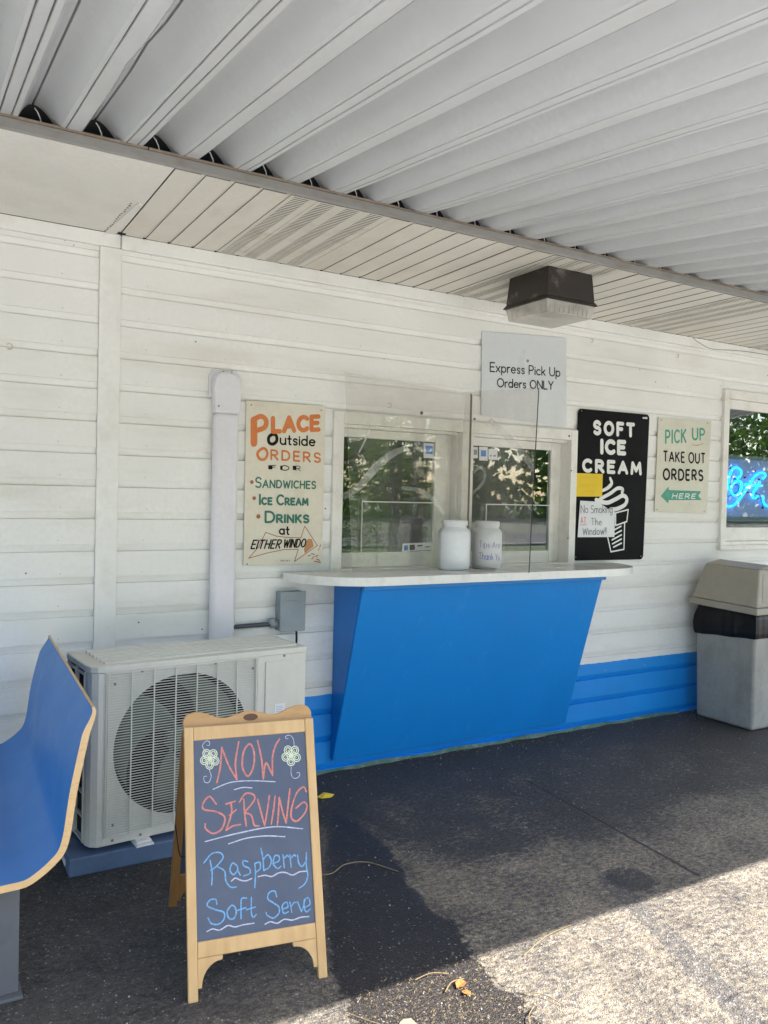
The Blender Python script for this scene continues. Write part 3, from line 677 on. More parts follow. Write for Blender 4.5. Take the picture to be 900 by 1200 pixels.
def roof_pan(x0, A, idx):
    pr = pan_profile(A); n = len(pr); ny = 20; vs = []
    ph = 1.0+idx*.15; dz = 0
    for off in (0, .0022):
        for j in range(ny+1):
            y = RY0+(RY1-RY0)*j/ny
            for (a, b) in pr:
                s = .0012*math.sin(3.1*y+ph)+.0008*math.sin(9*y+2*ph)
                zz = b+dz+s; xx = a
                if idx == 1:      # the crushed rib
                    g = math.exp(-((y+1.72)/.10)**2); edge = max(0, min(1, (a-.10)/.06))
                    zz += -.016*g*edge; xx += -.020*g*edge
                if idx == 2:
                    g = math.exp(-((y+1.72)/.10)**2)*max(0, 1-a/.05); zz += -.016*g; xx += -.020*g
                vs.append((x0+xx, y, rz(y)+zz+off))
    m = ny+1; N2 = n*m; fs = []
    for j in range(ny):
        for i in range(n-1):
            q = (j*n+i, j*n+i+1, (j+1)*n+i+1, (j+1)*n+i); fs.append(q[::-1]); fs.append(tuple(v+N2 for v in q))
    for i in range(n-1): fs.append((i, i+1, N2+i+1, N2+i)); fs.append((ny*n+i+1, ny*n+i, N2+ny*n+i, N2+ny*n+i+1))
    for j in range(ny): fs.append((j*n, (j+1)*n, N2+(j+1)*n, N2+j*n)); fs.append(((j+1)*n+n-1, j*n+n-1, N2+j*n+n-1, N2+(j+1)*n+n-1))
    me = bpy.data.meshes.new('roof_pan'); me.from_pydata(vs, [], fs); me.materials.append(panm)
    o = bpy.data.objects.new('roof_pan', me); COL.objects.link(o); o.parent = R
    auto_smooth(o, 30)
    # grime lying in the grooves
    g = MB(); f0 = .088
    for (ga, gb) in (((f0+.0117, f0+.0153), (.1555-.0173, .1555-.0137)) if A else ((f0+.0147, f0+.0178),)):
        pts = [(RY0+(RY1-RY0)*j/ny) for j in range(ny+1)]
        vv = []
        for y in pts:
            s = .0012*math.sin(3.1*y+ph)+.0008*math.sin(9*y+2*ph); sx = 0
            e = 0
            if idx == 1: e = math.exp(-((y+1.72)/.10)**2)*max(0, min(1, (ga-.10)/.06))
            for a in (ga, gb): vv.append((x0+a+sx-.02*e, y, rz(y)+dz+s+.0040-.016*e))
        g.add(vv, [(2*j, 2*j+1, 2*j+3, 2*j+2) for j in range(ny)])
    gg = g.build('groove_dirt', grime, o, recalc=False)
xr = .272-.1077-.0145; kk = 0
xstart = xr-PER*20
for i in range(62):
    roof_pan(xstart+PER*i, (i % 2 == 0), i-20)
# white slivers at the wall end, painted stand-ins for daylight through the gaps
mb = MB()
for i in range(-6, 42):
    xc = xr+PER*i; y = -.948
    h_ = random.uniform(-.008, .008); mb.tube([(xc+.002+h_, y, SOFF+.112), (xc+.010+h_, y-.004, SOFF+.100), (xc+.020+h_, y-.006, SOFF+.078), (xc+.026+h_, y-.004, SOFF+.052)], .0024, 5)
wpart(mb, 'daylight_sliver', trimw, R)
beam = MB().box((-4.2, -3.62, rz(-3.62)-.122), (9.4, -3.54, rz(-3.6)-.006)); wpart(beam, 'support_beam', panm, R)
wpart(MB().box((-4.3, -3.79, rz(-3.72)-.03), (9.4, -3.725, rz(-3.72)+.09)), 'gutter', panm, R)
for px in (-3.6, .1-2.2, 4.76, 8.2):
    wpart(MB().box((px-.05, -3.63, 0), (px+.05, -3.53, rz(-3.62)-.124)), 'post', postm, R, bevel=.006)

# ------------------------------------------------------------------ serving counter
C = empty('serving_counter', (2.99, 0, 0), 'bright blue slanted counter with rounded white top under both serving windows', 'counter')
top = [(1.765, -.0), (1.765, -.05), (1.79, -.16), (1.85, -.28), (1.94, -.37), (2.05, -.42), (2.18, -.44), (3.86, -.44), (3.98, -.425), (4.10, -.375), (4.18, -.295), (4.235, -.17), (4.26, -.0)]
top = catmull(top[:7], 3)[:-1]+[top[6], top[7]]+catmull(top[7:], 3)[1:]
wpart(MB().prism([(x, y-.0255 if y > -.0251 else y, 1.118) for x, y in top], (0, 0, .046)), 'countertop', cream_edge, C, bevel=.003)
yb = lambda z: -.030-(.34-.030)*(z-.075)/(1.108-.075)
wpart(MB().hexa([(2.10, yb(.075), .075), (3.872, yb(.075), .075), (3.872, -.026, .075), (2.10, -.026, .075),
      (2.10, yb(1.085), 1.085), (3.872, yb(1.085), 1.085), (3.872, yb(1.085)+.018, 1.085), (2.10, yb(1.085)+.018, 1.085)]), 'front_panel', bluep, C, bevel=.002)
wpart(MB().box((2.098, -.350, 1.086), (3.892, -.325, 1.1175)), 'apron', bluep, C, bevel=.002)
for xx in (2.0965, 3.8535):
    wpart(MB().prism([(xx, -.003, .078), (xx, yb(.079), .078), (xx, -.322, 1.115), (xx, -.003, 1.115)], (.018, 0, 0)), 'side_panel', bluepd, C)

# ------------------------------------------------------------------ acrylic shields
s1 = empty('acrylic_shield', (2.5, -.15, 1.165), 'clear acrylic sheet standing on the counter across the first serving window', 'shield', 'clear acrylic shields on the counter')
tl, tr, br_, bl_ = on_y(404.6, 436.5, -.15), on_y(551, 461, -.15), on_y(548, 664, -.135), on_y(413, 668, -.15)
br_.z = bl_.z = 1.166; br_.x = 2.915; br_.y = bl_.y = -.15; tr.x = 2.915
sheet = MB().prism([tl, tr, br_, bl_], (0, .0045, 0)); wpart(sheet, 'sheet', acryl, s1, bevel=.001)
wpart(MB().tube([(2.917, -.152, tr.z), (2.917, -.152, 1.45), (2.916, -.152, 1.17)], .004, 6).tube([(2.9255, -.150, tr.z-.01), (2.925, -.150, 1.17)], .0025, 6), 'corner_strip', mat('brown_edge', (.16, .12, .09), .5), s1)
ik = Ink((0, -.1515, 0), (1, 0, 0), (0, 0, 1), (0, -1, 0)); Z = Photo(370, 430, 4.617, ik)
for pts, w in (([(150, 700), (230, 650), (320, 550), (400, 480), (480, 440)], .050), ([(470, 655), (560, 670), (640, 720), (690, 790)], .034), ([(290, 260), (290, 330), (265, 400), (235, 460)], .014)):
    ik.ribbon(catmull(Z.m(pts)), w, taper=.35)
ik.build('smear_glare', smear_glare, s1)  # pale curved reflections painted on the sheet as ribbons
s2 = empty('acrylic_shield', (3.0, -.3, 1.165), 'clear acrylic divider sheet jutting out between the two serving windows', 'shield', 'clear acrylic shields on the counter')
A0, A1 = Vector((2.935, -.045, 1.166)), Vector((3.072, -.545, 1.172))
T0, T1 = Vector((2.938, -.06, 2.245)), on_plane(631.5, 454.5, A1, (A1-A0).cross(Vector((0, 0, 1))).normalized())
nn = (A1-A0).cross(Vector((0, 0, 1))).normalized()
wpart(MB().prism([A0, A1, T1, T0], nn*.0045), 'sheet', acryl, s2, bevel=.001)
wpart(MB().tube([A1, T1], .0032, 6), 'dark_edge', mat('smoked_edge', (.02, .02, .025), .3), s2)
wpart(MB().tube([A0+Vector((.03, -.10, .008)), A0+(A1-A0)*.55+Vector((0, 0, .005))], .007, 6), 'bottom_channel', mat('channel_grey', (.35, .33, .31), .4), s2)
ik = Ink(A0-nn*.0012, (A1-A0), (0, 0, 1), -nn if (-nn).x < 0 else nn); ik.o = A0+(-nn if (-nn).x < 0 else nn)*.0012
if ik.N.dot(CAM-A0) < 0: ik.N = -ik.N
ik.o = A0+ik.N*.006 if False else A0+ik.N*.0012
Z = Photo(500, 430, 4.617, ik)
for pts, w in (([(235, 690), (150, 640), (145, 560), (200, 545), (232, 590), (235, 690)], .018), ([(235, 590), (270, 540), (310, 560), (305, 630), (240, 690)], .018), ([(390, 330), (480, 420), (560, 540)], .035)):
    pass
ik.mb = MB(); ik.ribbon(catmull(Z.m([(250, 570), (285, 545), (310, 570), (300, 630), (250, 680)])), .02); ik.ribbon(catmull(Z.m([(340, 290), (440, 390), (540, 510), (565, 560)])), .05, taper=.4)  # tape residue loop, then a broad pale band painted as a reflection
ik.build('smear_glare', smear_glare, s2)

# ------------------------------------------------------------------ jars
def jar(cx, cy, r, h, label, lab=None):
    t = empty('plastic_jar', (cx, cy, 1.1645), label, 'jar', 'white plastic jars on the counter')
    prof = [(r*.86, 0), (r*.95, .006), (r, .02), (r, h*.70), (r*.985, h*.76), (r*.90, h*.815), (r*.76, h*.85), (r*.74, h*.875), (r*.79, h*.885), (r*.79, h*.99), (r*.76, h)]
    auto_smooth(MB().lathe(prof, (0, 0, 0), 40).build('jar_body', jarm, t), 50)
    auto_smooth(MB().lathe([(r*.80, h*.895), (r*.815, h*.90), (r*.815, h*.985), (r*.79, h*.995)], (0, 0, 0), 40).build('jar_collar', jarm, t), 50)
    return t
j1 = jar(2.823, -.150, .096, .295, 'plain white plastic jar left of the acrylic divider on the counter')
j2 = jar(3.070, -.148, .092, .290, 'white plastic tip jar with handwritten paper label on the counter')
# paper label wrapped round jar 2
rr = .0930; a0, a1 = math.atan2(-.9, -.55), math.atan2(-.45, .6)
mb = MB(); aa = np.linspace(rad(178), rad(305), 22); z0, z1 = .03, .205
mb.add([(rr*math.cos(a), rr*math.sin(a), z0) for a in aa]+[(rr*math.cos(a), rr*math.sin(a), z1+.004*math.sin(a*9)) for a in aa], [(i, i+1, 23+i, 22+i) for i in range(21)])
lab = mb.build('paper_label', paper, j2, smooth=True)
class CylInk_(Ink):
    def p3(s, u, v, h): a = rad(196)+u/rr; return Vector(((rr+h*.6)*math.cos(a), (rr+h*.6)*math.sin(a), v))
ck = CylInk_((0, 0, 0), (1, 0, 0), (0, 0, 1), (0, -1, 0))
word(ck, 'Tips Are', (.012, .135), (.150, .128), (.012, .172), .0028, jit=.2)
word(ck, 'Thank Yu', (.012, .062), (.150, .055), (.012, .100), .0032, jit=.2)
[p_.build('handwriting', blueink, j2, recalc=False) for p_ in ck.pcs]

# ------------------------------------------------------------------ signs
def sign_plate(name, label, corners_px, m, y=-.006, t=.004, bev=.0008, round_=0, cat='sign'):
    P = [on_y(a, b, y-t) for a, b in corners_px]
    c = sum(P, Vector())/4; root = empty(name, (c.x, y, min(p.z for p in P)), label, cat)
    if round_:
        out = []
        for i, p in enumerate(P):
            a = (P[i-1]-p).normalized(); b = (P[(i+1) % 4]-p).normalized()
            out += [p+a*round_*(1-math.sin(x))+b*round_*(1-math.cos(x)) for x in np.linspace(0, math.pi/2, 5)]
        P = out
    wpart(MB().prism([(p.x, y-t, p.z) for p in P], (0, t, 0)), 'panel', m, root, bevel=bev)
    return root, Ink((0, y-t, 0), (1, 0, 0), (0, 0, 1), (0, -1, 0))
def inks(base): return Ink(base.o, base.U, base.V, base.N)
def screws(root, pts, y, r=.006):
    for (a, b) in pts:
        p = on_y(a, b, y); wpart(MB().lathe([(r, 0), (r, -.002), (r*.6, -.004)], (p.x, y, p.z), 10, 'y'), 'screw', nickel, root)
# PLACE outside ORDERS
root, base = sign_plate('orders_sign', 'cream hand-lettered sign telling people to place outside orders', [(288.7, 469), (381.5, 476), (377, 660.5), (285.2, 663)], signw)
SC = 5.718
io, ik_, ig, ib, it = inks(base), inks(base), inks(base), inks(base), inks(base)
Z = Photo(280, 460, SC, io)
u = .0062*.3
io.ribbon(Z.m([(100, 185), (100, 340)]), .038); io.ribbon(catmull(Z.m([(95, 180), (150, 160), (182, 190), (170, 235), (105, 258)])), .027)
word(io, 'LACE', Z((228, 262)), Z((533, 248)), Z((228, 172)), .025, gap=.30)
word(io, 'RDERS', Z((216, 447)), Z((544, 467)), Z((216, 386)), .0105, gap=.42)
io.ribbon(catmull(Z.m([(152, 377), (124, 410), (140, 446), (172, 446), (190, 412), (178, 380), (152, 377)])), .015)
io.build('lettering', orange, root)
Z.ink = ik_
ik_.ribbon(catmull(Z.m([(226, 280), (200, 300), (202, 335), (228, 345), (252, 325), (250, 290), (226, 280)])), .018)
word(ik_, 'utside', Z((278, 346)), Z((508, 357)), Z((278, 282)), .0095, gap=.22)
word(ik_, 'F', Z((222, 513)), Z((248, 513)), Z((222, 488)), .004, cap=False); word(ik_, 'O', Z((278, 520)), Z((335, 522)), Z((278, 489)), .005, cap=False); word(ik_, 'R', Z((382, 525)), Z((412, 526)), Z((382, 492)), .004, cap=False)
ik_.cut()
for q0, q1, q2 in ((196, 222, 487), (276, 292, 490), (360, 382, 491)): ik_.fill([Z((q0, q2)), Z((q1, q2)), Z((q1, q2+28)), Z((q0, q2+28))])
word(ik_, 'at', Z((272, 948)), Z((334, 950)), Z((272, 894)), .009, gap=.25)
word(ik_, 'EITHER', Z((80, 1046)), Z((272, 1042)), Z((98, 990)), .0075, gap=.28)
word(ik_, 'WINDO', Z((296, 1038)), Z((440, 1034)), Z((308, 985)), .0075, gap=.28)
word(ik_, 'ASIGNIT' if False else 'ARTIST', Z((275, 1130)), Z((342, 1130)), Z((275, 1123)), .0012)
ik_.build('lettering', inkk, root)
Z.ink = ig
word(ig, 'SANDWICHES', Z((110, 634)), Z((512, 643)), Z((112, 586)), .0085, gap=.30, first=1.35)
word(ig, 'ICE CREAM', Z((140, 748)), Z((460, 753)), Z((140, 706)), .0115, gap=.34, first=1.5, space=.55)
word(ig, 'DRINKS', Z((178, 868)), Z((465, 870)), Z((178, 820)), .0125, gap=.32, first=1.45)
ig.build('lettering', greenp, root)
Z.ink = ib
for q, r in (((86, 600), .0105), ((102, 708), .0105), ((130, 830), .012)): ib.disc(Z(q), r)
AR = [(65, 1110), (135, 1030), (178, 937), (250, 962), (330, 972), (415, 972), (440, 895), (525, 1025), (372, 1132), (397, 1050), (300, 1052), (190, 1075), (65, 1110)]
for a, b in zip(AR, AR[1:]): ib.ribbon(Z.m([a, b]), .0042)
for a, b in (((462, 1095), (478, 1090)), ((485, 1080), (505, 1085)), ((488, 1115), (500, 1100)), ((512, 1100), (530, 1090)), ((505, 1130), (545, 1138)), ((520, 1115), (540, 1125)), ((540, 1035), (548, 1020)), ((532, 1055), (537, 1048))):
    ib.ribbon(Z.m([a, b]), .0055)
ib.build('arrow_mark', brownp, root)
Z.ink = it; it.fill(Z.m([(445, 1000), (465, 980), (490, 982), (496, 1005), (500, 1030), (470, 1055), (440, 1078), (436, 1050)])); it.build('worn_patch', tanp, root)
screws(root, [(294.5, 474.5), (376.5, 481), (289.7, 661)], -.0105, .004)

# SOFT ICE CREAM
root, base = sign_plate('ice_cream_sign', 'tall black sign with white rounded letters and a soft-serve cone', [(677.9, 478.6), (761.3, 486), (753.6, 655.5), (672, 657)], signk, round_=.03, t=.006)
a = inks(base); Z = Photo(660, 460, 4.737, a)
word(a, 'SOFT', Z((172, 226)), Z((390, 240)), Z((172, 162)), .027, gap=.50)
word(a, 'ICE', Z((214, 332)), Z((340, 338)), Z((214, 268)), .031, gap=.38)
word(a, 'CREAM', Z((112, 434)), Z((428, 450)), Z((112, 375)), .026, gap=.46)
a.cut(); a.ribbon(catmull(Z.m([(260, 476), (268, 505), (245, 530), (216, 545)])), .030, taper=.3)
a.ribbon(catmull(Z.m([(205, 590), (260, 560), (300, 532), (328, 536), (326, 556)])), .026)
a.ribbon(catmull(Z.m([(182, 596), (240, 612), (290, 592), (330, 572), (352, 590), (342, 622), (300, 645), (262, 650)])), .030)
for pl in ([(290, 668), (360, 650), (352, 716), (290, 738), (290, 668)], [(243, 790), (264, 884), (336, 870), (340, 724)]):
    for q0, q1 in zip(pl, pl[1:]): a.ribbon(Z.m([q0, q1]), .010)
for q0, q1 in (((268, 770), (320, 742)), ((268, 795), (322, 766)), ((270, 818), (322, 790)), ((272, 840), (322, 813)), ((278, 858), (322, 836))): a.ribbon(Z.m([q0, q1]), .011)
a.cut(); a.fill(Z.m([(440, 136), (466, 138), (466, 147), (440, 145)]))
a.build('lettering', whitep, root); screws(root, [(681.5, 481.5), (757, 488.5), (674.5, 653), (751, 652)], -.0125, .005)
# notes taped on it
def note(name, label, poly, m, y):
    P = [on_y(660+p[0]/4.737, 460+p[1]/4.737, y) for p in poly]; c = sum(P, Vector())/len(P)
    r = empty(name, (c.x, y, min(p.z for p in P)), label, 'note')
    wpart(MB().prism([(p.x, y, p.z) for p in P], (0, .0008, 0)), 'sheet_of_paper', m, r); return r, Ink((0, y, 0), (1, 0, 0), (0, 0, 1), (0, -1, 0))
r, b = note('paper_note', 'yellow paper note with faded writing taped over the black sign', [(72, 447), (220, 452), (216, 578), (66, 577)], yellown, -.0165)
Z.ink = b
for yy in (470, 515, 550):
    x0_, x1_ = (95, 200) if yy < 540 else (112, 175)
    b.ribbon(catmull(Z.m([(x, yy+6*math.sin(x*.35)) for x in range(x0_, x1_, 6)]), 3), .003)
b.build('faded_writing', orangefaint, r)
r, b = note('paper_note', 'white torn paper note asking not to smoke at the window', [(95, 600), (192, 606), (242, 640), (288, 664), (284, 802), (80, 803)], paper, -.0195)
Z.ink = b
word(b, 'No Smoking', Z((98, 668)), Z((272, 668)), Z((98, 626)), .0038, gap=.2, jit=.2); word(b, 'The', Z((155, 735)), Z((212, 737)), Z((155, 697)), .0038, jit=.2)
word(b, 'Window!!', Z((108, 790)), Z((238, 787)), Z((108, 752)), .0038, jit=.2); b.build('handwriting', inkk, r)
b = Ink(b.o, b.U, b.V, b.N); word(b, 'AT', Z((97, 728)), Z((126, 728)), Z((97, 692)), .0038, jit=.2); b.ribbon([Z((92, 736)), Z((130, 734))], .003); b.build('handwriting', redink, r)

# PICK UP TAKE OUT ORDERS HERE
root, base = sign_plate('pickup_sign', 'weathered off-white sign with green and black letters and a green arrow', [(771.9, 489), (833.5, 493.6), (828.4, 602), (767, 599.8)], signg)
a, b, c, d = inks(base), inks(base), inks(base), inks(base); Z = Photo(660, 460, 4.737, a)
word(a, 'PICK', Z((569, 280)), Z((680, 274)), Z((569, 212)), .0165, gap=.34); word(a, 'UP', Z((718, 260)), Z((783, 262)), Z((718, 200)), .0165, gap=.34)
a.cut(); a.fill(Z.m([(540, 575), (585, 522), (585, 541), (765, 548), (750, 573), (768, 597), (585, 597), (583, 616)])); a.build('lettering', teal, root)
word(b, 'TAKE OUT', Z((556, 382)), Z((786, 393)), Z((556, 326)), .0135, gap=.30, cap=False); word(b, 'ORDERS', Z((556, 482)), Z((774, 488)), Z((556, 425)), .0165, gap=.34, cap=False); b.build('lettering', inkk, root)
c.h = .0022; word(c, 'HERE', Z((603, 586)), Z((730, 588)), Z((609, 561)), .0075, gap=.34); c.build('lettering', whitep, root)
d.ribbon(catmull(Z.m([(712, 290), (745, 293), (782, 281)])), .007, taper=.7); d.build('swoosh', tanp, root)
screws(root, [(775, 492), (829, 496), (825, 599), (770, 597)], -.0105, .004)

# Express Pick Up Orders ONLY
root, base = sign_plate('express_sign', 'white plastic sign lettered Express Pick Up Orders ONLY above second window', [(565, 388), (663.5, 396), (664, 500), (564, 487)], signp, t=.003)
a = inks(base); Z = Photo(540, 300, 2.5, a)
word(a, 'Express Pick Up', Z((86, 338)), Z((290, 353)), Z((86, 312)), .0078, gap=.2); word(a, 'Orders ONLY', Z((107, 383)), Z((270, 391)), Z((107, 359)), .0078, gap=.2); a.build('lettering', inkk, root)
screws(root, [(618.4, 423)], -.0095, .010)

# ------------------------------------------------------------------ stickers on the glass
def sticker(label, px, parts, y):
    P = [on_y(*p, y) for p in px]; c = sum(P, Vector())/4; r = empty('card_sticker', (c.x, y, c.z), label, 'sticker', 'payment stickers on the glass')
    wpart(MB().prism([(p.x, y, p.z) for p in P], (0, .0006, 0)), 'backing', paper, r)
    for i, (poly, m) in enumerate(parts):
        b = Ink((0, y, 0), (1, 0, 0), (0, 0, 1), (0, -1, 0)); b.fill([b.to2(on_y(*p, y)) for p in poly]); b.build('printed_mark', m, r)
yg = .0835
sticker('white sticker with blue square at top right of first window', [(496.5, 519), (508.5, 520), (508.3, 537), (496.5, 536.5)], [([(498.5, 522), (507, 522.6), (507, 532), (498.5, 531.6)], bluesq)], yg)
sticker('wide card-brand sticker in bottom corner of first window', [(472, 637), (506.5, 635.5), (506, 644.5), (471, 646.5)], [([(473.5, 639), (478, 639), (478, 645), (473.5, 645)], bluesq), ([(480, 638.5), (486, 638.5), (486, 644), (480, 644.5)], blacks), ([(481, 640), (485, 640), (485, 643), (481, 643)], redor), ([(489, 639), (495, 638.5), (495, 640), (489, 640.5)], inkk), ([(498, 640.5), (504, 640), (504, 641), (498, 641.5)], inkk)], yg)
sticker('round-cornered white sticker at top left of second window', [(554, 524), (560, 524), (560, 537), (554, 537)], [([(555, 527), (559, 527), (559, 533), (555, 533)], regm)], yg)
sticker('white sticker with blue square at top of second window', [(561.5, 523.5), (571.5, 524), (571.5, 540), (561.5, 539.5)], [([(563.5, 527.5), (569.5, 527.8), (569.5, 535), (563.5, 534.8)], bluesq)], yg)
sticker('white sticker with tiny marks third along second window', [(572.5, 526), (583, 526.5), (583, 539), (572.5, 538.5)], [([(574, 533), (576, 533), (576, 535), (574, 535)], regm), ([(578, 533.2), (581, 533.2), (581, 535), (578, 535)], regm)], yg)

# things inside
cr = empty('cash_register', (3.36, .42, 0), 'grey rounded cash register just inside the second window', 'cash register')
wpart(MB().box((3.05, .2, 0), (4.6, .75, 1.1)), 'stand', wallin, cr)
wpart(MB().prism([(3.25, .30, 1.102), (3.25, .30, 1.36), (3.25, .36, 1.42), (3.25, .60, 1.42), (3.25, .60, 1.102)], (.34, 0, 0)), 'register_body', regm, cr, bevel=.03, seg=4)
wpart(MB().box((3.252, .292, 1.20), (3.588, .2985, 1.215)), 'drawer_line', paper, cr)
sh = empty('stock_shelf', (2.2, .9, 0), 'dark shelf with boxes seen dimly inside the first window', 'shelf')
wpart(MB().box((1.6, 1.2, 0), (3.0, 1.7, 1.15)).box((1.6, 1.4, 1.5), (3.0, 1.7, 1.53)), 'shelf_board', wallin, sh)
bx = MB()
for i in range(5): bx.box((1.65+.26*i, 1.3, 1.152), (1.65+.26*i+.2, 1.5, 1.152+random.uniform(.12, .3)))
wpart(bx, 'stock_boxes', regm, sh)

# ------------------------------------------------------------------ neon sign
nz = empty('neon_sign', (6.1, .06, 1.45), 'blue glowing script neon sign behind the right-hand window', 'neon sign')
pT, pB = on_y(848.5, 535, .075), on_y(846, 606.5, .075)
wpart(MB().box((5.545, .075, 1.492), (6.9, .085, 1.958)), 'backboard', neonback, nz)
for z0, z1 in ((1.958, 1.990), (1.455, 1.492)): wpart(MB().box((5.545, .060, z0), (6.9, .085, z1)), 'metal_rail', boxm, nz, bevel=.002)
def nz_pt(q, y=.055): p = on_y(840+q[0]/10, 520+q[1]/10, y); return (p.x, y, p.z)
for pl in ([(80, 580), (115, 550), (130, 480), (150, 380), (185, 300), (230, 278), (280, 310), (285, 360), (255, 400), (230, 400)],
           [(230, 440), (185, 480), (165, 540), (190, 595), (235, 600), (275, 550), (295, 480), (270, 440), (230, 440)],
           [(540, 410), (570, 380), (550, 340), (490, 350), (430, 400), (390, 470), (330, 560), (260, 660), (200, 720), (140, 735), (95, 700), (95, 650), (115, 625)],
           [(330, 475), (400, 485), (530, 495)], [(505, 440), (480, 500), (430, 570), (420, 620), (450, 640), (490, 610)], [(548, 610), (540, 660), (560, 710), (600, 730), (660, 715)]):
    P = [nz_pt(q) for q in catmull(pl, 5)]
    if P[0][0] < 5.55: pass
    auto_smooth(wpart(MB().tube(P, .0085, 8), 'neon_tube', neon, nz), 60)
for q in ((160, 285), (225, 410), (335, 395), (455, 320), (500, 420), (95, 725), (485, 640), (545, 750)):
    p = nz_pt(q, .062); wpart(MB().lathe([(.008, 0), (.008, .012)], (p[0], .0615, p[2]), 8, 'y'), 'tube_support', acdark, nz)
pl = [nz_pt(q, .070) for q in ((90, 480), (200, 475), (250, 480), (255, 560), (180, 600), (110, 625))]; wpart(MB().tube(pl, .003, 5), 'wire', acdark, nz)
pl = [nz_pt(q, .070) for q in ((300, 590), (340, 570), (440, 575), (500, 600), (540, 700), (545, 760))]; wpart(MB().tube(pl, .003, 5), 'wire', acdark, nz)

# ------------------------------------------------------------------ ceiling light
LT = empty('ceiling_light', (3.07, -.66, 2.5), 'square dark bronze ceiling light with clear prismatic lens under the soffit', 'ceiling light')
x0, x1, y0, y1 = 2.905, 3.225, -.825, -.505
wpart(MB().hexa([(x0-.012, y0-.012, 2.685), (x1+.012, y0-.012, 2.685), (x1+.012, y1+.012, 2.685), (x0-.012, y1+.012, 2.685), (x0, y0, 2.839), (x1, y0, 2.839), (x1, y1, 2.839), (x0, y1, 2.839)]), 'housing', bronze, LT, bevel=.004)
wpart(MB().hexa([(x0-.026, y0-.026, 2.664), (x1+.026, y0-.026, 2.664), (x1+.026, y1+.026, 2.664), (x0-.026, y1+.026, 2.664), (x0-.013, y0-.013, 2.6845), (x1+.013, y0-.013, 2.6845), (x1+.013, y1+.013, 2.6845), (x0-.013, y1+.013, 2.6845)]), 'skirt', bronze, LT, bevel=.003)
wpart(MB().hexa([(x0+.0, y0+.0, 2.596), (x1-.0, y0+.0, 2.596), (x1-.0, y1-.0, 2.596), (x0+.0, y1-.0, 2.596), (x0-.014, y0-.014, 2.6635), (x1+.014, y0-.014, 2.6635), (x1+.014, y1+.014, 2.6635), (x0-.014, y1+.014, 2.6635)]), 'lens', lensm, LT, bevel=.004)
mb = MB()
for i in range(9):
    xx = x0+.015+i*.033; mb.box((xx, y0-.011, 2.600), (xx+.004, y0-.006, 2.655)); mb.box((x0-.011, y0+.015+i*.033, 2.600), (x0-.006, y0+.019+i*.033, 2.655))
wpart(mb, 'lens_rib', lensm, LT)

# ------------------------------------------------------------------ pipe cover, disconnect
D = empty('pipe_cover', (1.42, 0, .8), 'tall white plastic pipe cover running up the wall from the air conditioner', 'pipe cover')
wpart(MB().box((1.353, -.060, .60), (1.489, -.002, 2.01)), 'cover', pvc, D, bevel=.028, seg=5)
wpart(MB().prism([(1.350, -.064, 2.005), (1.492, -.064, 2.005), (1.496, -.066, 2.14), (1.482, -.062, 2.195), (1.45, -.055, 2.222), (1.39, -.055, 2.222), (1.357, -.062, 2.195), (1.346, -.066, 2.14)], (0, .062, 0)), 'end_cap', pvc, D, bevel=.012, seg=3)
wpart(MB().prism([(1.335, -.012, 2.09), (1.508, -.012, 2.09), (1.510, -.012, 2.20), (1.488, -.012, 2.238), (1.352, -.012, 2.238), (1.333, -.012, 2.20)], (0, .010, 0)), 'flange', pvc, D, bevel=.004)
for p in ((1.41, 2.228), (1.455, 2.228)): wpart(MB().lathe([(.004, 0), (.004, -.003)], (p[0], -.0122, p[1]), 8, 'y'), 'screw', nickel, D)
wpart(MB().lathe([(.005, 0), (.005, -.003)], (1.37, -.0665, 2.04), 8, 'y'), 'screw', nickel, D)
E_ = empty('disconnect_box', (1.80, 0, .83), 'small grey electrical box on the wall beside the counter', 'electrical box')
wpart(MB().box((1.735, -.075, .845), (1.878, -.003, 1.058)), 'box_body', boxm, E_, bevel=.004)
wpart(MB().box((1.731, -.082, .843), (1.882, -.0755, 1.062)), 'box_cover', boxm, E_, bevel=.003)
wpart(MB().tube([(1.48, -.04, .882), (1.60, -.04, .884), (1.70, -.04, .884), (1.732, -.04, .884)], .0125, 10), 'conduit', conm, E_)
wpart(MB().lathe([(.020, 0), (.020, .03)], (1.70, -.04, .884), 12).tube([(1.69, -.04, .884), (1.734, -.04, .884)], .021, 12), 'conduit_nut', boxm, E_)
wpart(MB().tube([(1.845, -.045, .848), (1.848, -.045, .80), (1.84, -.06, .70)], .006, 6), 'cable', black, E_)
b = Ink((0, -.0822, 0), (1, 0, 0), (0, 0, 1), (0, -1, 0)); b.ribbon(catmull([(1.77, 1.012), (1.785, 1.016), (1.80, 1.010), (1.82, 1.013), (1.832, 1.010)]), .004); b.ribbon(catmull([(1.838, 1.022), (1.848, 1.008), (1.842, .998)]), .002)
b.build('embossed_mark', mat('box_mark', (.19, .22, .24), .5), E_)

# ------------------------------------------------------------------ air conditioner
PD = empty('equipment_pad', (1.1, -.4, 0), 'low slate-blue plastic pad on the pavement under the air conditioner', 'equipment pad')
wpart(MB().box((.574, -.66, 0.0), (1.63, -.075, .078)), 'pad_body', padm, PD, bevel=.006)
wpart(MB().box((.570, -.58, .02), (.5735, -.48, .045)), 'slot', trimw, PD)
AC = empty('air_conditioner', (.648, -.652, .078), 'beige outdoor air conditioning unit with large round fan grille', 'air conditioner', rz=rad(4.9))
AW, AD, AH = 1.018, .37, .780
def acp(mb, name, m, par=None, **k): return mb.build(name, m, par or AC, **k)
zb_ = .022
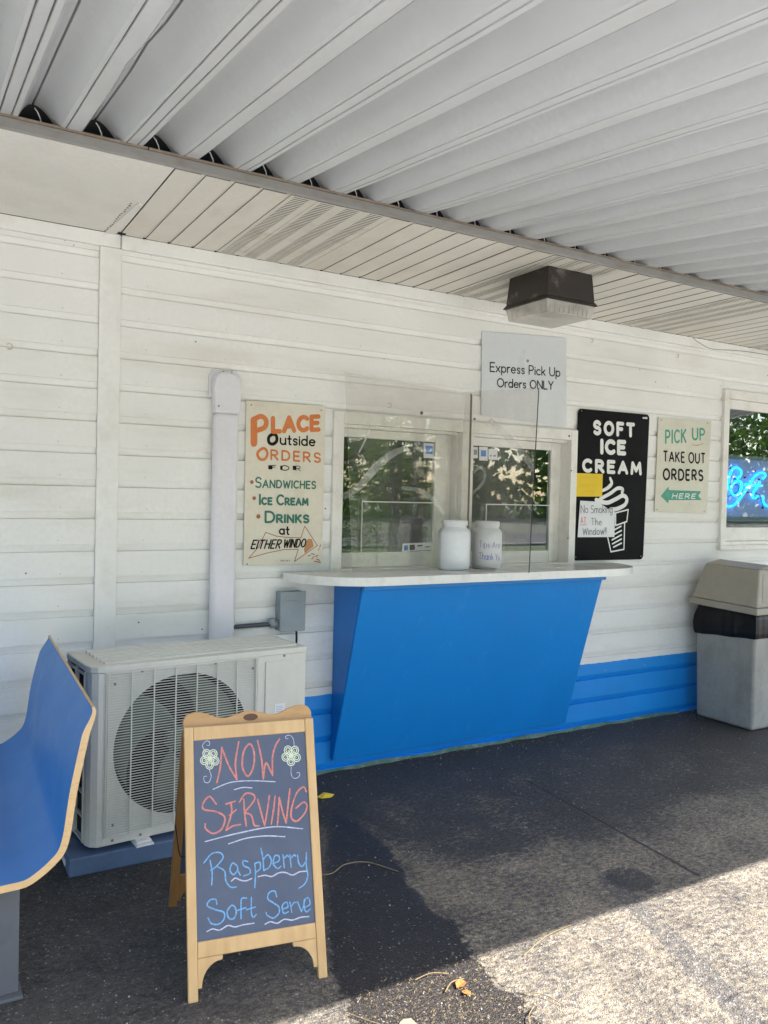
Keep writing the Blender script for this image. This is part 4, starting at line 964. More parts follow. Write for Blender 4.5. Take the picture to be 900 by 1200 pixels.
# front plate with a round hole
cx, cz, cr_ = .408, .405, .308
gx0, gx1, gz0, gz1 = .062, .765, .055, .752
ring = []; n = 64
mb = MB(); out = []
def sq(a):   # point on outer rectangle for angle a
    dx, dz = math.cos(a), math.sin(a)
    t = min(((gx1-cx) if dx > 0 else (cx-gx0))/max(abs(dx), 1e-9), ((gz1-cz) if dz > 0 else (cz-gz0))/max(abs(dz), 1e-9)); return (cx+dx*t, cz+dz*t)
angs = sorted(list(np.linspace(0, 2*math.pi, n, endpoint=False))+[math.atan2(z-cz, x-cx) % (2*math.pi) for x in (gx0, gx1) for z in (gz0, gz1)])
inner = [(cx+cr_*math.cos(a_), cz+cr_*math.sin(a_)) for a_ in angs]; outer = [sq(a_) for a_ in angs]; n = len(angs)
vs = [(x, .006, z) for x, z in outer]+[(x, .006, z) for x, z in inner]+[(x, .10, z) for x, z in inner]
mb.add(vs, [(i, (i+1) % n, n+(i+1) % n, n+i) for i in range(n)]+[(n+i, n+(i+1) % n, 2*n+(i+1) % n, 2*n+i) for i in range(n)])
o = acp(mb, 'fan_shroud', acw); o.data.materials.append(acdark)
for i_, p_ in enumerate(o.data.polygons): p_.material_index = 1 if i_ >= n else 0
auto_smooth(o, 40)
body = MB()
body.box((.055, 0, zb_), (AW-.0, .03, gz0)).box((.055, 0, gz1), (AW, .03, AH-.03)).box((.0+.055, 0, gz0+.0005), (gx0, .03, gz1-.0005)).box((gx1, 0, gz0+.0005), (AW, .03, gz1-.0005))
acp(body, 'front_casing', acw, bevel=.004)
acp(MB().prism([(.0545, 0.0, zb_), (.035, .004, zb_), (.012, .022, zb_), (.002, .050, zb_), (.0, .075, zb_), (.012, .075, zb_), (.0545, .03, zb_)], (0, 0, AH-.03-zb_)), 'corner_casing', acw)
acp(MB().box((AW-.012, .031, zb_), (AW, AD, AH-.03)).box((.0, AD-.012, zb_), (AW-.013, AD, AH-.03)).box((.013, .101, zb_), (AW-.013, AD-.013, zb_+.01)), 'rear_casing', acw, bevel=.002)
acp(MB().box((.03, AD-.03, zb_+.011), (AW-.03, AD-.014, AH-.04)), 'coil', acdark)
sg = MB()
for z in np.linspace(zb_+.002, AH-.050, 8): sg.box((-.002, .078, z), (.010, AD-.013, z+.007))
for y in (.078, .215, AD-.026): sg.box((-.004, y, zb_+.002), (.012, y+.011, AH-.032))
acp(sg, 'side_grille', acw); acp(MB().box((.013, .079, zb_+.011), (.018, AD-.031, AH-.04)), 'side_coil', acdark)
tp = MB().prism([(.055, -.006, AH-.029), (.03, 0, AH-.029), (.006, .020, AH-.029), (-.004, .055, AH-.029), (-.004, AD+.004, AH-.029), (AW+.004, AD+.004, AH-.029), (AW+.004, -.006, AH-.029)], (0, 0, .029))
acp(tp, 'top_cover', acw, bevel=.006, seg=3)
rb = MB()
for y in np.linspace(.055, AD-.045, 6): rb.prism([(.07, y-.016, AH), (.07, y-.011, AH+.0085), (.07, y+.011, AH+.0085), (.07, y+.016, AH)], (AW-.10, 0, 0))
acp(rb, 'top_rib', acw)
gr = MB(); nz_ = 62
for i in range(nz_):
    z = gz0+.006+(gz1-gz0-.012)*i/(nz_-1); gr.box((gx0+.004, -.004, z-.0014), (gx1-.004, -.0004, z+.0014))
for i in range(8):
    x = gx0+.012+(gx1-gx0-.024)*(i)/7; gr.box((x-.0026, -.0085, gz0+.003), (x+.0026, -.0042, gz1-.003))
acp(gr, 'fan_grille', acg)
fr = MB(); 
for a_, b_ in (((gx0, -.006, gz0), (gx1, 0, gz0+.006)), ((gx0, -.006, gz1-.006), (gx1, 0, gz1)), ((gx0, -.006, gz0+.0065), (gx0+.006, 0, gz1-.0065)), ((gx1-.006, -.006, gz0+.0065), (gx1, 0, gz1-.0065))): fr.box(a_, b_)
acp(fr, 'grille_rim', acw, bevel=.002)
hub = acp(MB().lathe([(.055, 0), (.052, -.03), (.03, -.04)], (cx, .10, cz), 24, 'y'), 'fan_hub', fanm)
for kf in range(3):
    a0 = rad(100+120*kf); vs = []; fs = []; na, nr = 10, 6
    for i in range(nr+1):
        r_ = .05+(.285-.05)*i/nr; sweep = rad(30+62*(i/nr)**.8); lead = a0+rad(28)*(i/nr)
        for j in range(na+1):
            t = j/na; aa_ = lead+sweep*t; vs.append((cx+r_*math.cos(aa_), .055+.055*t, cz+r_*math.sin(aa_)))
    fs = [(i*(na+1)+j, i*(na+1)+j+1, (i+1)*(na+1)+j+1, (i+1)*(na+1)+j) for i in range(nr) for j in range(na)]
    o = acp(MB().add(vs, fs), 'fan_blade', fanm, smooth=True); sm_ = o.modifiers.new('thick', 'SOLIDIFY'); sm_.thickness = .003
acp(MB().box((.03, .20, .03), (.70, .21, .74)), 'inner_baffle', acdark)
acp(MB().box((.80, -.006, .30), (.975, -.0005, .725)), 'service_panel', acw, bevel=.008, seg=3)
o = acp(MB().box((.852, -.0075, .475), (.905, -.0065, .520)), 'white_label', paper)
b = Ink((.852, -.0078, .475), (1, 0, 0), (0, 0, 1), (0, -1, 0)); b.h = .0002
for i in range(4): b.ribbon([(.006, .008+.008*i), (.045-.006*(i % 2), .008+.008*i)], .0016, cap=False)
o = b.mb.build('label_print', conm, AC, recalc=False)
acp(MB().box((.515, -.012, .125), (.555, -.009, .165)), 'white_label', paper)
for p in ((.10, .028+.012), (.215, .765-.02), (.55, .745+.0), (.90, .745), (.10, gz1-.05), (gx1-.03, gz1-.05), (.10, gz0+.05), (.22, .028+.01)):
    acp(MB().lathe([(.006, 0), (.006, -.003), (.003, -.005)], (p[0], -.0002, p[1]), 10, 'y'), 'screw', nickel)
acp(MB().prism([(AW+.0005, .03, .60), (AW+.014, .035, .60), (AW+.014, .035, .45), (AW+.0005, .03, .43)], (0, .10, 0)), 'valve_cover', acw, bevel=.003)
for xx in (.19, .80):
    acp(MB().box((xx, -.045, .0005), (xx+.075, .06, .010)).box((xx+.006, -.03, .0105), (xx+.069, .06, .0215)), 'mounting_foot', trimw, bevel=.003)
# ------------------------------------------------------------------ chalkboard
F0, F1 = Vector((.762, -1.683, 0)), Vector((1.207, -1.762, 0))
U = (F1-F0).normalized(); Nb = Vector((-U.y, U.x, 0)); BW = (F1-F0).length; BHH, LEAN = .797, .250
CB = empty('sandwich_board', tuple((F0+F1)/2+Nb*.3), 'wooden A-frame chalkboard announcing Raspberry Soft Serve in coloured chalk', 'chalkboard sign')
Vp = (Vector((0, 0, BHH))+Nb*LEAN).normalized(); PL = math.hypot(BHH, LEAN); Nf = Vp.cross(U); Nf = Nf if Nf.dot(CAM-F0) > 0 else -Nf
MF = Matrix(((U.x, -Nf.x, Vp.x, F0.x), (U.y, -Nf.y, Vp.y, F0.y), (U.z, -Nf.z, Vp.z, F0.z), (0, 0, 0, 1)))   # local x=width, y=back, z=up the panel
def panel_part(mb, name, m, M, bevel=.003, **k):
    o = mb.build(name, m, None, bevel=bevel, **k); o.matrix_world = M; bpy.context.view_layer.update(); mw = M.copy(); o.parent = CB; o.matrix_parent_inverse = CB.matrix_basis.inverted(); o.matrix_basis = mw; return o
ft = .031; th = .020
slz0, slz1 = .165, PL-.052
def a_frame(M, wd, back):
    for xx in (0, BW-ft): panel_part(MB().box((xx, 0, 0), (xx+ft, th, PL)), 'frame_stile', wd, M)
    panel_part(MB().box((ft+.0004, .001, PL-.046), (BW-ft-.0004, th-.001, PL-.001)), 'frame_rail', wd, M)
    panel_part(MB().box((ft+.0004, .001, .122), (BW-ft-.0004, th-.001, .170)), 'frame_rail', wd, M)
    for s_ in (0, 1):
        cx_ = (lambda x: x) if s_ == 0 else (lambda x: BW-x)
        arc_ = [(ft+.0004+.075*(1-math.sin(t))*1.0, .1215-.085*(1-math.cos(t))) for t in np.linspace(0, math.pi/2, 7)]
        poly = [(ft+.0004, .1215)]+[(ft+.0004+.080, .1215), (ft+.0004+.078, .108)]+[(ft+.0004+.012+.062*(1-math.sin(t)), .108-.072*(1-math.cos(t))) for t in np.linspace(0.1, math.pi/2, 7)]+[(ft+.0004, .036)]
        panel_part(MB().prism([(cx_(x), .003, z) for x, z in poly], (0, th-.006, 0)), 'corner_bracket', wd, M, bevel=.001)
a_frame(MF, wood, False)
sb = panel_part(MB().box((ft-.002, .006, .168), (BW-ft+.002, .013, PL-.044)), 'chalk_slate', slate, MF, bevel=0)
F0b = F0+Nb*.64; Vb = (Vector((0, 0, BHH))-Nb*(.64-LEAN-.045)).normalized(); Nbk = Vb.cross(U)
Nbk = Nbk if Nbk.dot(Nb) > 0 else -Nbk
MBk = Matrix(((U.x, -Nbk.x, Vb.x, F0b.x), (U.y, -Nbk.y, Vb.y, F0b.y), (0, -Nbk.z, Vb.z, 0), (0, 0, 0, 1)))
a_frame(MBk, woodd, True); panel_part(MB().box((ft-.002, .006, .168), (BW-ft+.002, .013, PL-.044)), 'chalk_slate', slate, MBk, bevel=0)
# scalloped header board
hd = [(0.0, PL-.004), (0, PL+.022), (.012, PL+.042), (.040, PL+.050), (.075, PL+.044), (.115, PL+.028), (.150, PL+.024), (.185, PL+.034), (.2255, PL+.042), (.266, PL+.034), (.301, PL+.024), (.337, PL+.028), (.377, PL+.044), (.412, PL+.050), (.440, PL+.042), (BW, PL+.022), (BW, PL-.004)]
hd2 = [hd[0]]+catmull(hd[1:-1], 4)+[hd[-1]]
MH = MF.copy()
panel_part(MB().prism([(x, .022, z) for x, z in hd2], (0, .022, 0)), 'header_board', woodh, MH, bevel=.003)
panel_part(MB().prism([(.232+.026*math.cos(t), .0212, PL+.019+.012*math.sin(t)) for t in np.linspace(0, 2*math.pi, 16, endpoint=False)], (0, .002, 0)), 'wood_knot', knotm, MH, bevel=0)
for s_ in (.0, BW):
    a_ = F0+Vp*.42+U*s_+Nb*.02; b_ = F0b+Vb*.42+U*s_-Nb*.02; m_ = (a_+b_)/2-Vector((0, 0, .05))
    wpart(MB().tube(catmull([a_, m_, b_], 8), .0022, 5), 'stay_cord', black, CB)
# chalk drawing
SO = F0+Nf*(-.006)
def chalk(): return Ink(SO, U, Vp, Nf)
cr1, cb1, cw1, cy1 = chalk(), chalk(), chalk(), chalk()
ZA, ZB, ZC = Photo(230, 850, 6.207, cr1), Photo(200, 820, 4.5, cr1), Photo(230, 950, 6.207, cr1)
def strokes(ink, Zf, L_, w, jit=.16, tap=.15):
    Zf.ink = ink; ink.cut()
    for pl in L_: ink.ribbon(catmull(Zf.m(pl), 8), w, taper=tap, jit=jit)
strokes(cr1, ZA, [[(150, 415), (175, 300), (185, 160)], [(185, 160), (235, 290), (295, 395)], [(295, 395), (285, 270), (308, 120)], [(390, 135), (345, 190), (335, 300), (375, 370), (415, 300), (420, 200), (390, 135)], [(445, 110), (475, 250), (487, 390)], [(487, 390), (500, 290), (515, 280), (555, 365)], [(555, 365), (555, 230), (575, 150), (605, 100)]], .0062)
strokes(cr1, ZB, [[(240, 550), (205, 510), (172, 545), (175, 578), (240, 590), (285, 620), (270, 680), (225, 705), (185, 680), (182, 655)], [(340, 535), (292, 550)], [(318, 545), (320, 600), (292, 688)], [(345, 580), (310, 610)], [(292, 688), (330, 665), (368, 658)], [(385, 525), (390, 600), (398, 665)], [(362, 540), (395, 495), (435, 500), (440, 530), (390, 595)], [(390, 595), (425, 610), (440, 660), (465, 665)], [(458, 525), (478, 600), (495, 665)], [(495, 665), (508, 590), (520, 505)], [(550, 508), (542, 580), (530, 655)], [(562, 660), (568, 590), (572, 515)], [(572, 515), (590, 590), (608, 650)], [(608, 650), (618, 560), (628, 470)], [(715, 485), (700, 460), (665, 490), (640, 560), (635, 620), (665, 640), (705, 600), (718, 560), (700, 540), (660, 572)]], .0062)
strokes(cw1, ZA, [[(122, 465), (250, 415), (400, 403), (575, 410)], [(275, 468), (340, 452), (405, 455)]], .0036)
strokes(cw1, ZB, [[(182, 748), (350, 705), (540, 670), (695, 680)], [(305, 760), (400, 730), (500, 718), (602, 722)]], .0040)
strokes(cb1, ZC, [[(55, 380), (110, 315), (170, 305), (195, 340), (150, 400), (105, 435)], [(100, 360), (115, 450), (112, 540)], [(150, 405), (205, 440), (215, 510), (250, 555), (290, 555)], [(295, 400), (265, 380), (245, 430), (270, 465), (300, 430), (295, 395)], [(300, 430), (320, 470)],
  [(375, 370), (340, 365), (345, 400), (385, 420), (390, 455), (345, 475)], [(425, 380), (430, 450), (425, 560)], [(425, 385), (460, 375), (465, 420), (430, 450)], [(470, 272), (485, 350), (490, 435)], [(490, 350), (520, 320), (545, 360), (530, 410), (490, 435)], [(555, 385), (600, 365), (600, 330), (570, 330), (560, 385), (590, 420), (615, 405)],
  [(630, 320), (640, 415)], [(635, 350), (660, 325), (670, 335)], [(680, 320), (690, 410)], [(685, 350), (710, 322), (722, 330)], [(735, 320), (745, 380), (770, 405), (795, 370)], [(800, 305), (800, 400), (810, 470), (790, 530), (745, 565)],
  [(150, 680), (140, 645), (100, 650), (80, 690), (140, 720), (200, 740), (200, 790), (160, 825), (110, 820), (85, 780)], [(255, 690), (225, 730), (235, 780), (270, 785), (290, 745), (280, 700), (255, 690)], [(365, 635), (330, 640), (325, 700), (325, 785)], [(300, 725), (360, 705)], [(400, 630), (400, 740), (415, 775), (435, 755)], [(365, 720), (430, 700)],
  [(585, 625), (570, 585), (530, 595), (520, 640), (560, 670), (600, 700), (600, 745), (560, 780), (515, 760), (508, 740)], [(625, 715), (665, 700), (655, 665), (625, 690), (635, 745), (670, 735)], [(680, 665), (695, 740)], [(688, 700), (710, 668), (725, 668)], [(735, 660), (765, 735)], [(765, 735), (790, 650)], [(785, 705), (825, 680), (815, 635), (785, 650), (785, 710), (800, 735), (830, 715)]], .0048)
strokes(cw1, ZC, [[(255, 512), (285, 490), (320, 505), (360, 510), (405, 493)], [(450, 480), (500, 470), (550, 478), (600, 452), (650, 450), (700, 468), (750, 445), (800, 440)], [(78, 878), (120, 860), (170, 868), (230, 835), (280, 845), (340, 830), (420, 818)], [(500, 825), (540, 808), (590, 818), (640, 790), (700, 795), (760, 775), (820, 770)]], .0042)
for (fx, fy), curls in (((98, 243), ([(70, 195), (45, 150), (70, 115), (95, 120), (95, 145), (78, 145)], [(95, 325), (108, 370), (90, 415), (60, 410), (55, 375), (75, 370)])), ((690, 218), ([(712, 150), (705, 100), (680, 72), (650, 80), (655, 98), (668, 95)], [(690, 305), (690, 355), (710, 385), (745, 375), (750, 345), (730, 345)]))):
    L_ = list(curls); cy1.cut(); cw1.cut()
    strokes(cw1, ZA, L_, .0024)
    for kf in range(5):
        a_ = rad(20+72*kf); px_, py_ = fx+42*math.cos(a_), fy+46*math.sin(a_)
        for r_ in (27, 15):
            strokes(cy1, ZA, [[(px_+r_*math.cos(t), py_+r_*1.1*math.sin(t)) for t in np.linspace(0, 2*math.pi, 9)]], .0030, .2, 0)
        strokes(cy1, ZA, [[(fx, fy), (px_, py_)]], .0022)
    strokes(cy1, ZA, [[(fx+9*math.cos(t), fy+9*math.sin(t)) for t in np.linspace(0, 2*math.pi, 7)]], .004, .2, 0)
for ink, m_ in ((cr1, chalkr), (cb1, chalkb), (cw1, chalkw), (cy1, chalky)): ink.build('chalk_writing', m_, CB)

# ------------------------------------------------------------------ bench
BN = empty('bench', (.3, -.8, 0), 'blue moulded bench with pale plywood edge beside the air conditioner', 'bench')
tr_ = [(0, 1047.5), (30, 1040), (48.3, 1028.3), (63.3, 1015), (75.8, 1000), (82.5, 980), (86.7, 953.3), (90, 931.7), (93.3, 915), (98.3, 893), (102.5, 876), (107, 859.5), (112, 847.5), (115, 837), (113.5, 831)]
prof = [(-.16, .360), (-.14, .385), (-.09, .395), (.02, .398), (.13, .402)]+[(on_y(*q, -1.55).x, on_y(*q, -1.55).z) for q in tr_]
pr = catmull(prof, 3)
def bench_shell():
    Yn, Yf = -1.55, -.13; n = len(pr); ny = 14; vs = []
    th_ = .022
    nor = []
    for i in range(n):
        a_ = np.array(pr[max(0, i-1)]); b_ = np.array(pr[min(n-1, i+1)]); t = (b_-a_)/np.hypot(*(b_-a_)); nor.append((-t[1], t[0]))
    for off in (0, th_):
        for j in range(ny+1):
            v = j/ny
            for i in range(n):
                off_ = off*(1-.6*max(0, (pr[i][1]-.84)/.08)) if pr[i][1] > .84 else off
                x, z = pr[i]; hh = max(0, (z-.62)/.3)        # the top corner is cut back with a curve at each end
                inset = .10*hh**3.0 if z > .62 else 0
                y = (Yn+inset*.35)+((Yf-inset*.35)-(Yn+inset*.35))*v
                vs.append((x+.058*v+nor[i][0]*off_, y, z+nor[i][1]*off_))
    m = ny+1; N2 = n*m; top_, bot, ends, edge = [], [], [], []
    for j in range(ny):
        for i in range(n-1):
            q = (j*n+i, j*n+i+1, (j+1)*n+i+1, (j+1)*n+i); top_.append(q); bot.append(tuple(v+N2 for v in q[::-1]))
    for i in range(n-1): ends.append((i+1, i, N2+i, N2+i+1)); ends.append((ny*n+i, ny*n+i+1, N2+ny*n+i+1, N2+ny*n+i))
    for j in range(ny): ends.append((j*n, (j+1)*n, N2+(j+1)*n, N2+j*n)); ends.append(((j+1)*n+n-1, j*n+n-1, N2+j*n+n-1, N2+(j+1)*n+n-1))
    me = bpy.data.meshes.new('seat_shell'); me.from_pydata(vs, [], top_+bot+ends); me.materials.append(benchb); me.materials.append(ply)
    for k_, p in enumerate(me.polygons): p.material_index = 0 if k_ < len(top_)+len(bot) else 1
    bm = bmesh.new(); bm.from_mesh(me); bmesh.ops.recalc_face_normals(bm, faces=bm.faces); bm.to_mesh(me); bm.free()
    o = bpy.data.objects.new('seat_shell', me); COL.objects.link(o); reparent(o, BN); auto_smooth(o, 50)
bench_shell()
for y_ in (-1.39, -.33):
    wpart(MB().box((.02, y_, .012), (.308+.05*(y_+1.39), y_+.034, .380)), 'leg', steel, BN, bevel=.003)
    wpart(MB().box((.0, y_-.025, 0.0), (.318+.05*(y_+1.39), y_+.06, .0115)), 'foot_plate', steel, BN, bevel=.002)
wpart(MB().box((.0, -1.42, .3805), (.20, -.27, .390)), 'seat_rail', steel, BN)

# ------------------------------------------------------------------ trash bin
TB = empty('trash_bin', (5.35, -.35, 0), 'grey square trash bin with beige hood and black liner against the wall', 'trash bin')
bw, y0, y1 = .50, -.60, -.105
x0 = 5.088
tpz = .700
wpart(MB().hexa([(x0+.018, y0+.012, .004), (x0+bw-.018, y0+.012, .004), (x0+bw-.018, y1-.012, .004), (x0+.018, y1-.012, .004), (x0, y0, tpz+.008), (x0+bw, y0, tpz+.008), (x0+bw, y1, tpz-.03), (x0, y1, tpz-.03)]), 'bin_body', binm, TB, bevel=.022, seg=4)
# liner folded over the rim with creases
mb = MB(); nn_ = 60; lv = [(.004, tpz-.045), (.010, tpz-.01), (.012, tpz+.04), (.008, tpz+.09), (-.012, tpz+.150)]
per = []
for i in range(nn_):
    t = i/nn_*4; s_ = int(t); f_ = t-s_
    c4 = [(x0, y0), (x0+bw, y0), (x0+bw, y1), (x0, y1)]
    a_, b_ = c4[s_], c4[(s_+1) % 4]; per.append((a_[0]+(b_[0]-a_[0])*f_, a_[1]+(b_[1]-a_[1])*f_))
cxx, cyy = x0+bw/2, (y0+y1)/2
for (e, z) in lv:
    for i, (px_, py_) in enumerate(per):
        dx, dy = px_-cxx, py_-cyy; mxx = max(abs(dx), abs(dy)); j_ = .0025*math.sin(i*1.1+e*90)+.0015*math.sin(i*2.7)
        sc_ = (mxx+e+j_)/mxx; mb.v.append((cxx+dx*sc_, cyy+dy*sc_, z+(.002*math.sin(i*.9)-.03*((py_-y0)/(y1-y0)) if z < tpz+.1 else 0)))
mb.f += [(k_*nn_+i, k_*nn_+(i+1) % nn_, (k_+1)*nn_+(i+1) % nn_, (k_+1)*nn_+i) for k_ in range(len(lv)-1) for i in range(nn_)]
wpart(mb, 'bin_liner', bag, TB)
hb = .838
def tilt(y): return .02*(y-y0)/(y1-y0)
wpart(MB().hexa([(x0-.035, y0-.035, hb-.012), (x0+bw+.02, y0-.035, hb-.012), (x0+bw+.02, y1+.045, hb+.008), (x0-.035, y1+.045, hb+.008), (x0-.032, y0-.032, hb+.035), (x0+bw+.02, y0-.032, hb+.035), (x0+bw+.02, y1+.042, hb+.055), (x0-.032, y1+.042, hb+.055)]), 'hood_rim', hoodm, TB, bevel=.006)
wpart(MB().hexa([(x0-.022, y0-.022, hb+.0355), (x0+bw+.01, y0-.022, hb+.0355), (x0+bw+.01, y1+.032, hb+.0555), (x0-.022, y1+.032, hb+.0555), (x0+.062, y0+.028, hb+.300), (x0+bw-.06, y0+.028, hb+.300), (x0+bw-.06, y1-.020, hb+.315), (x0+.062, y1-.020, hb+.315)]), 'hood', hoodm, TB, bevel=.014, seg=3)
wpart(MB().prism([(x0+.064, y0+.030, hb+.3005), (x0+.22, y0+.032, hb+.325), (x0+bw-.062, y0+.030, hb+.3005)], (0, (y1-y0)-.055, .012)), 'hood_ridge', hoodm, TB, bevel=.004)
wpart(MB().hexa([(x0+.045, y0-.0180, hb+.075), (x0+bw-.06, y0-.0180, hb+.075), (x0+bw-.06, y0-.010, hb+.075), (x0+.045, y0-.010, hb+.075), (x0+.095, y0+.0180, hb+.265), (x0+bw-.10, y0+.0180, hb+.265), (x0+bw-.10, y0+.03, hb+.265), (x0+.095, y0+.03, hb+.265)]), 'swing_flap', hoodm, TB, bevel=.004)

# ------------------------------------------------------------------ litter on the ground
wr = MB().add([(1.85, -.335, .010), (1.90, -.318, .022), (1.955, -.338, .008), (1.925, -.36, .004), (1.87, -.358, .006), (1.90, -.342, .024)], [(0, 1, 5), (1, 2, 5), (2, 3, 5), (3, 4, 5), (4, 0, 5), (4, 3, 2, 1, 0)]).build('candy_wrapper', yellowp)
tag(wr, 'crumpled yellow wrapper on the dark pavement near the chalkboard', 'wrapper')
tw = MB().tube(catmull([(1.42, -1.08, .006), (1.53, -1.13, .008), (1.62, -1.09, .012), (1.72, -1.11, .010), (1.80, -1.24, .006)], 5), [.0024]*20+[.0012], 6).build('dry_twig', leafb)
tag(tw, 'thin bent dry twig lying across the wet black patch', 'twig')
def leaf(cx_, cy_, s, a_, m_, name, label):
    pts = [(0, 0), (.35, .32), (.8, .28), (1, 0), (.8, -.26), (.35, -.34)]
    c_, sn = math.cos(a_), math.sin(a_); vs = [(cx_+s*(x*c_-y*sn), cy_+s*(x*sn+y*c_), .006+.3*s*abs(y)) for x, y in pts]
    o = MB().add(vs, [(0, 1, 2, 3), (0, 3, 4, 5)]).build(name, m_); return tag(o, label, 'leaf')
leaf(1.545, -2.02, .05, .4, orleaf, 'curled_leaf', 'bright orange curled leaf in the sunlit wet patch')
leaf(1.55, -2.04, .035, -1.1, orleaf, 'curled_leaf', 'small orange leaf scrap touching the bright orange leaf')
leaf(1.335, -2.11, .055, 2.6, mat('tan_leaf', (.30, .22, .13), .8), 'curled_leaf', 'rounded tan leaf at lower edge of the wet patch')
wetp = [(1.80, -1.84), (1.79, -2.05), (1.70, -2.29), (1.58, -2.6), (1.05, -2.6), (1.2, -2.02), (1.25, -1.86)]
def inpoly(x, y, P):
    r = False
    for i in range(len(P)):
        x0_, y0_ = P[i]; x1_, y1_ = P[i-1]
        if (y0_ > y) != (y1_ > y) and x < (x1_-x0_)*(y-y0_)/(y1_-y0_)+x0_: r = not r
    return r
mb = MB()
for i in range(1100):
    for _ in range(30):
        x, y = random.uniform(1.0, 1.95), random.uniform(-2.6, -1.75)
        if inpoly(x, y, wetp): break
    a_ = random.uniform(0, 6.28); l = random.choice([.004, .006, .009, .018])*random.uniform(.6, 1.3); w_ = random.uniform(.0006, .0022)
    dx, dy = math.cos(a_), math.sin(a_); z = .006+random.uniform(0, .006); bend = random.uniform(-.3, .3)*l
    mb.add([(x, y, z), (x+dx*l*.5-dy*bend, y+dy*l*.5+dx*bend, z+random.uniform(0, .006)), (x+dx*l, y+dy*l, z), (x+dx*l-dy*w_, y+dy*l+dx*w_, z), (x+dx*l*.5-dy*(bend+w_), y+dy*l*.5+dx*(bend+w_), z+.002), (x-dy*w_, y+dx*w_, z)], [(0, 1, 4, 5), (1, 2, 3, 4)])
for (x, y, a_, l) in ((1.30, -2.14, 2.2, .22), (1.45, -1.92, -.2, .12), (1.72, -2.14, -1.0, .13), (1.86, -1.98, 0.25, .30), (1.50, -2.02, .3, .10), (1.62, -2.30, .8, .12)):
    dx, dy = math.cos(a_), math.sin(a_); P = catmull([(x, y, .007), (x+dx*l*.5-dy*.012, y+dy*l*.5+dx*.012, .012), (x+dx*l, y+dy*l, .007)], 5); mb.tube(P, .0016, 4)
tag(mb.build('dry_litter', leafb, None, recalc=False), 'scattered dry grass and plant bits on the wet sunlit pavement', 'plant litter', kind='stuff')
mb = MB()
for i in range(1500):
    x = random.uniform(.5, 5.2); y = -abs(random.gauss(0, .12)) if i % 4 == 0 else random.uniform(-2.5, -.02); r_ = random.choice([.0015, .002, .0025, .004])*random.uniform(.7, 1.2)
    if y > -.014: y = -.014
    h = .002+.003*math.sin(x*3.1)*math.sin(y*2.3+1); a_ = random.uniform(0, 6)
    b4 = [(x+r_*math.cos(a_+q*1.57), y+r_*math.sin(a_+q*1.57)*.8, h-.001) for q in range(4)]
    mb.add(b4+[(p[0]*.6+x*.4, p[1]*.6+y*.4, h+r_*.8) for p in b4], [(4, 5, 6, 7), (0, 1, 5, 4), (1, 2, 6, 5), (2, 3, 7, 6), (3, 0, 4, 7)])
tag(mb.build('loose_grit', pebm, None, recalc=False), 'small pale stones and grit scattered over the dark pavement', 'grit', kind='stuff')

# ------------------------------------------------------------------ what the windows reflect: planting, trees across the road
def foliage(c, rx, ry, rz_, n, s, seed):
    r_ = random.Random(seed); vs = []; fs = []
    clumps = [(r_.gauss(0, .5), r_.gauss(0, .5), r_.gauss(0, .5), r_.uniform(.25, .5)) for _ in range(26)]
    for i in range(n):
        q = r_.choice(clumps); d = Vector((r_.gauss(0, 1), r_.gauss(0, 1), r_.gauss(0, 1))).normalized()*q[3]*r_.uniform(.6, 1)
        p = Vector((c[0]+(q[0]+d.x)*rx, c[1]+(q[1]+d.y)*ry, c[2]+(q[2]+d.z)*rz_))
        a_ = Vector((r_.gauss(0, 1), r_.gauss(0, 1), r_.gauss(0, .6))).normalized(); b_ = a_.orthogonal().normalized(); w = s*r_.uniform(.6, 1.3)
        k_ = len(vs); vs += [p, p+a_*w+b_*w*.35, p+a_*2*w, p+a_*w-b_*w*.35]; fs.append((k_, k_+1, k_+2, k_+3))
    mb_ = MB(); mb_.v = [tuple(v) for v in vs]; mb_.f = fs; return mb_
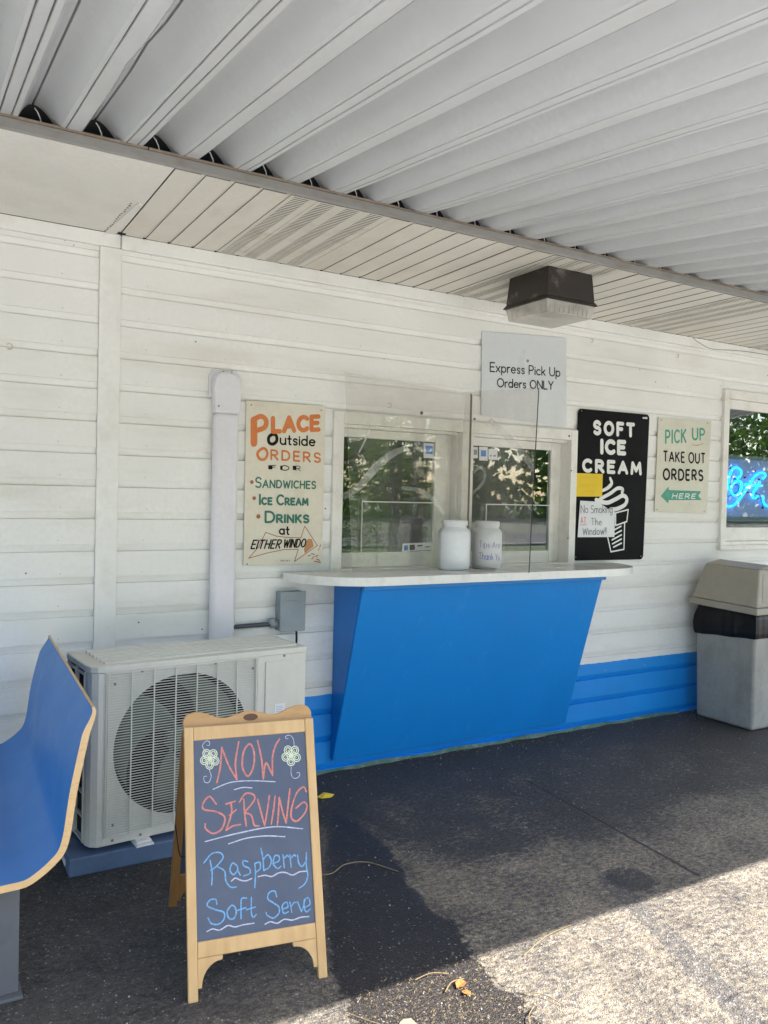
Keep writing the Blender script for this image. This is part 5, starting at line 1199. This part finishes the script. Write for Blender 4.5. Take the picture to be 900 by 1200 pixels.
def tree(x, y, h, r_, seed, label):
    t = empty('tree', (x, y, -.14), label, 'tree', 'trees across the road')
    rr_ = random.Random(seed)
    mb_ = MB().tube([(0, 0, 0), (.1, .05, h*.3), (-.05, .1, h*.55), (.05, 0, h*.8)], [h*.035, h*.026, h*.018, h*.006], 8)
    for i in range(6):
        a_ = rr_.uniform(0, 6.28); z = h*rr_.uniform(.3, .6); mb_.tube([(0, 0, z), (math.cos(a_)*r_*.4, math.sin(a_)*r_*.4, z+h*.12), (math.cos(a_)*r_*.8, math.sin(a_)*r_*.8, z+h*.22)], [h*.012, h*.008, h*.003], 5)
    mb_.build('trunk', barkm, t); foliage((0, 0, h*.62), r_, r_, h*.36, 3200, .17, seed).build('crown', leafm, t, recalc=False)
tree(9, -34, 11, 4.6, 1, 'broad green tree across the road, nearest to the stand'); tree(18, -32, 9, 4.2, 2, 'smaller round tree to the right of the broad tree'); tree(28, -36, 12, 5, 3, 'tall green tree furthest along the road')
tree(0, -38, 12, 5, 4, 'tall tree across the road directly opposite the stand'); tree(-12, -36, 10, 4.6, 5, 'tree across the road at the far left end of the row'); tree(40, -30, 12, 5.5, 6, 'wide tree at the far right end of the row')
for i, (x, y, h, lb) in enumerate(((5.35, -5.5, 2.0, 'tall leafy green shrub nearest the patio post'), (6.9, -6.0, 1.35, 'low leafy shrub beside the post shrub'), (7.9, -6.6, 1.0, 'leafy shrub at the far end of the planting'))):
    t = empty('shrub', (x, y, 0), lb, 'shrub', 'shrubs in front of the patio')
    MB().tube([(0, 0, 0), (.03, 0, h*.4), (0, .03, h*.8)], [.03, .02, .008], 6).build('stem', barkm, t); foliage((0, 0, h*.55), .55, .45, h*.45, 2200, .028, 30+i).build('leaves', bushm, t, recalc=False)

mb = MB(); r_ = random.Random(99)
for i in range(38000):
    x = r_.uniform(-90, 130); hh = 15+3*math.sin(x*.13)+2.2*math.sin(x*.41+1)+1.2*math.sin(x*1.1); z = r_.uniform(-.05, 1)*hh; y = -52+r_.gauss(0, 2.2)-1.5*math.sin(x*.7+z*.5)
    a_ = Vector((r_.gauss(0, 1), r_.gauss(0, .7), r_.gauss(0, 1))).normalized(); b_ = a_.orthogonal().normalized(); w = r_.uniform(.3, .6); p = Vector((x, y, max(z, -.1)))
    mb.add([p-a_*w, p+b_*w*.5, p+a_*w, p-b_*w*.5], [(0, 1, 2, 3)])
tag(mb.build('distant_wood', leafm, None, recalc=False), 'dark line of woodland far across the road', 'wood', kind='stuff')
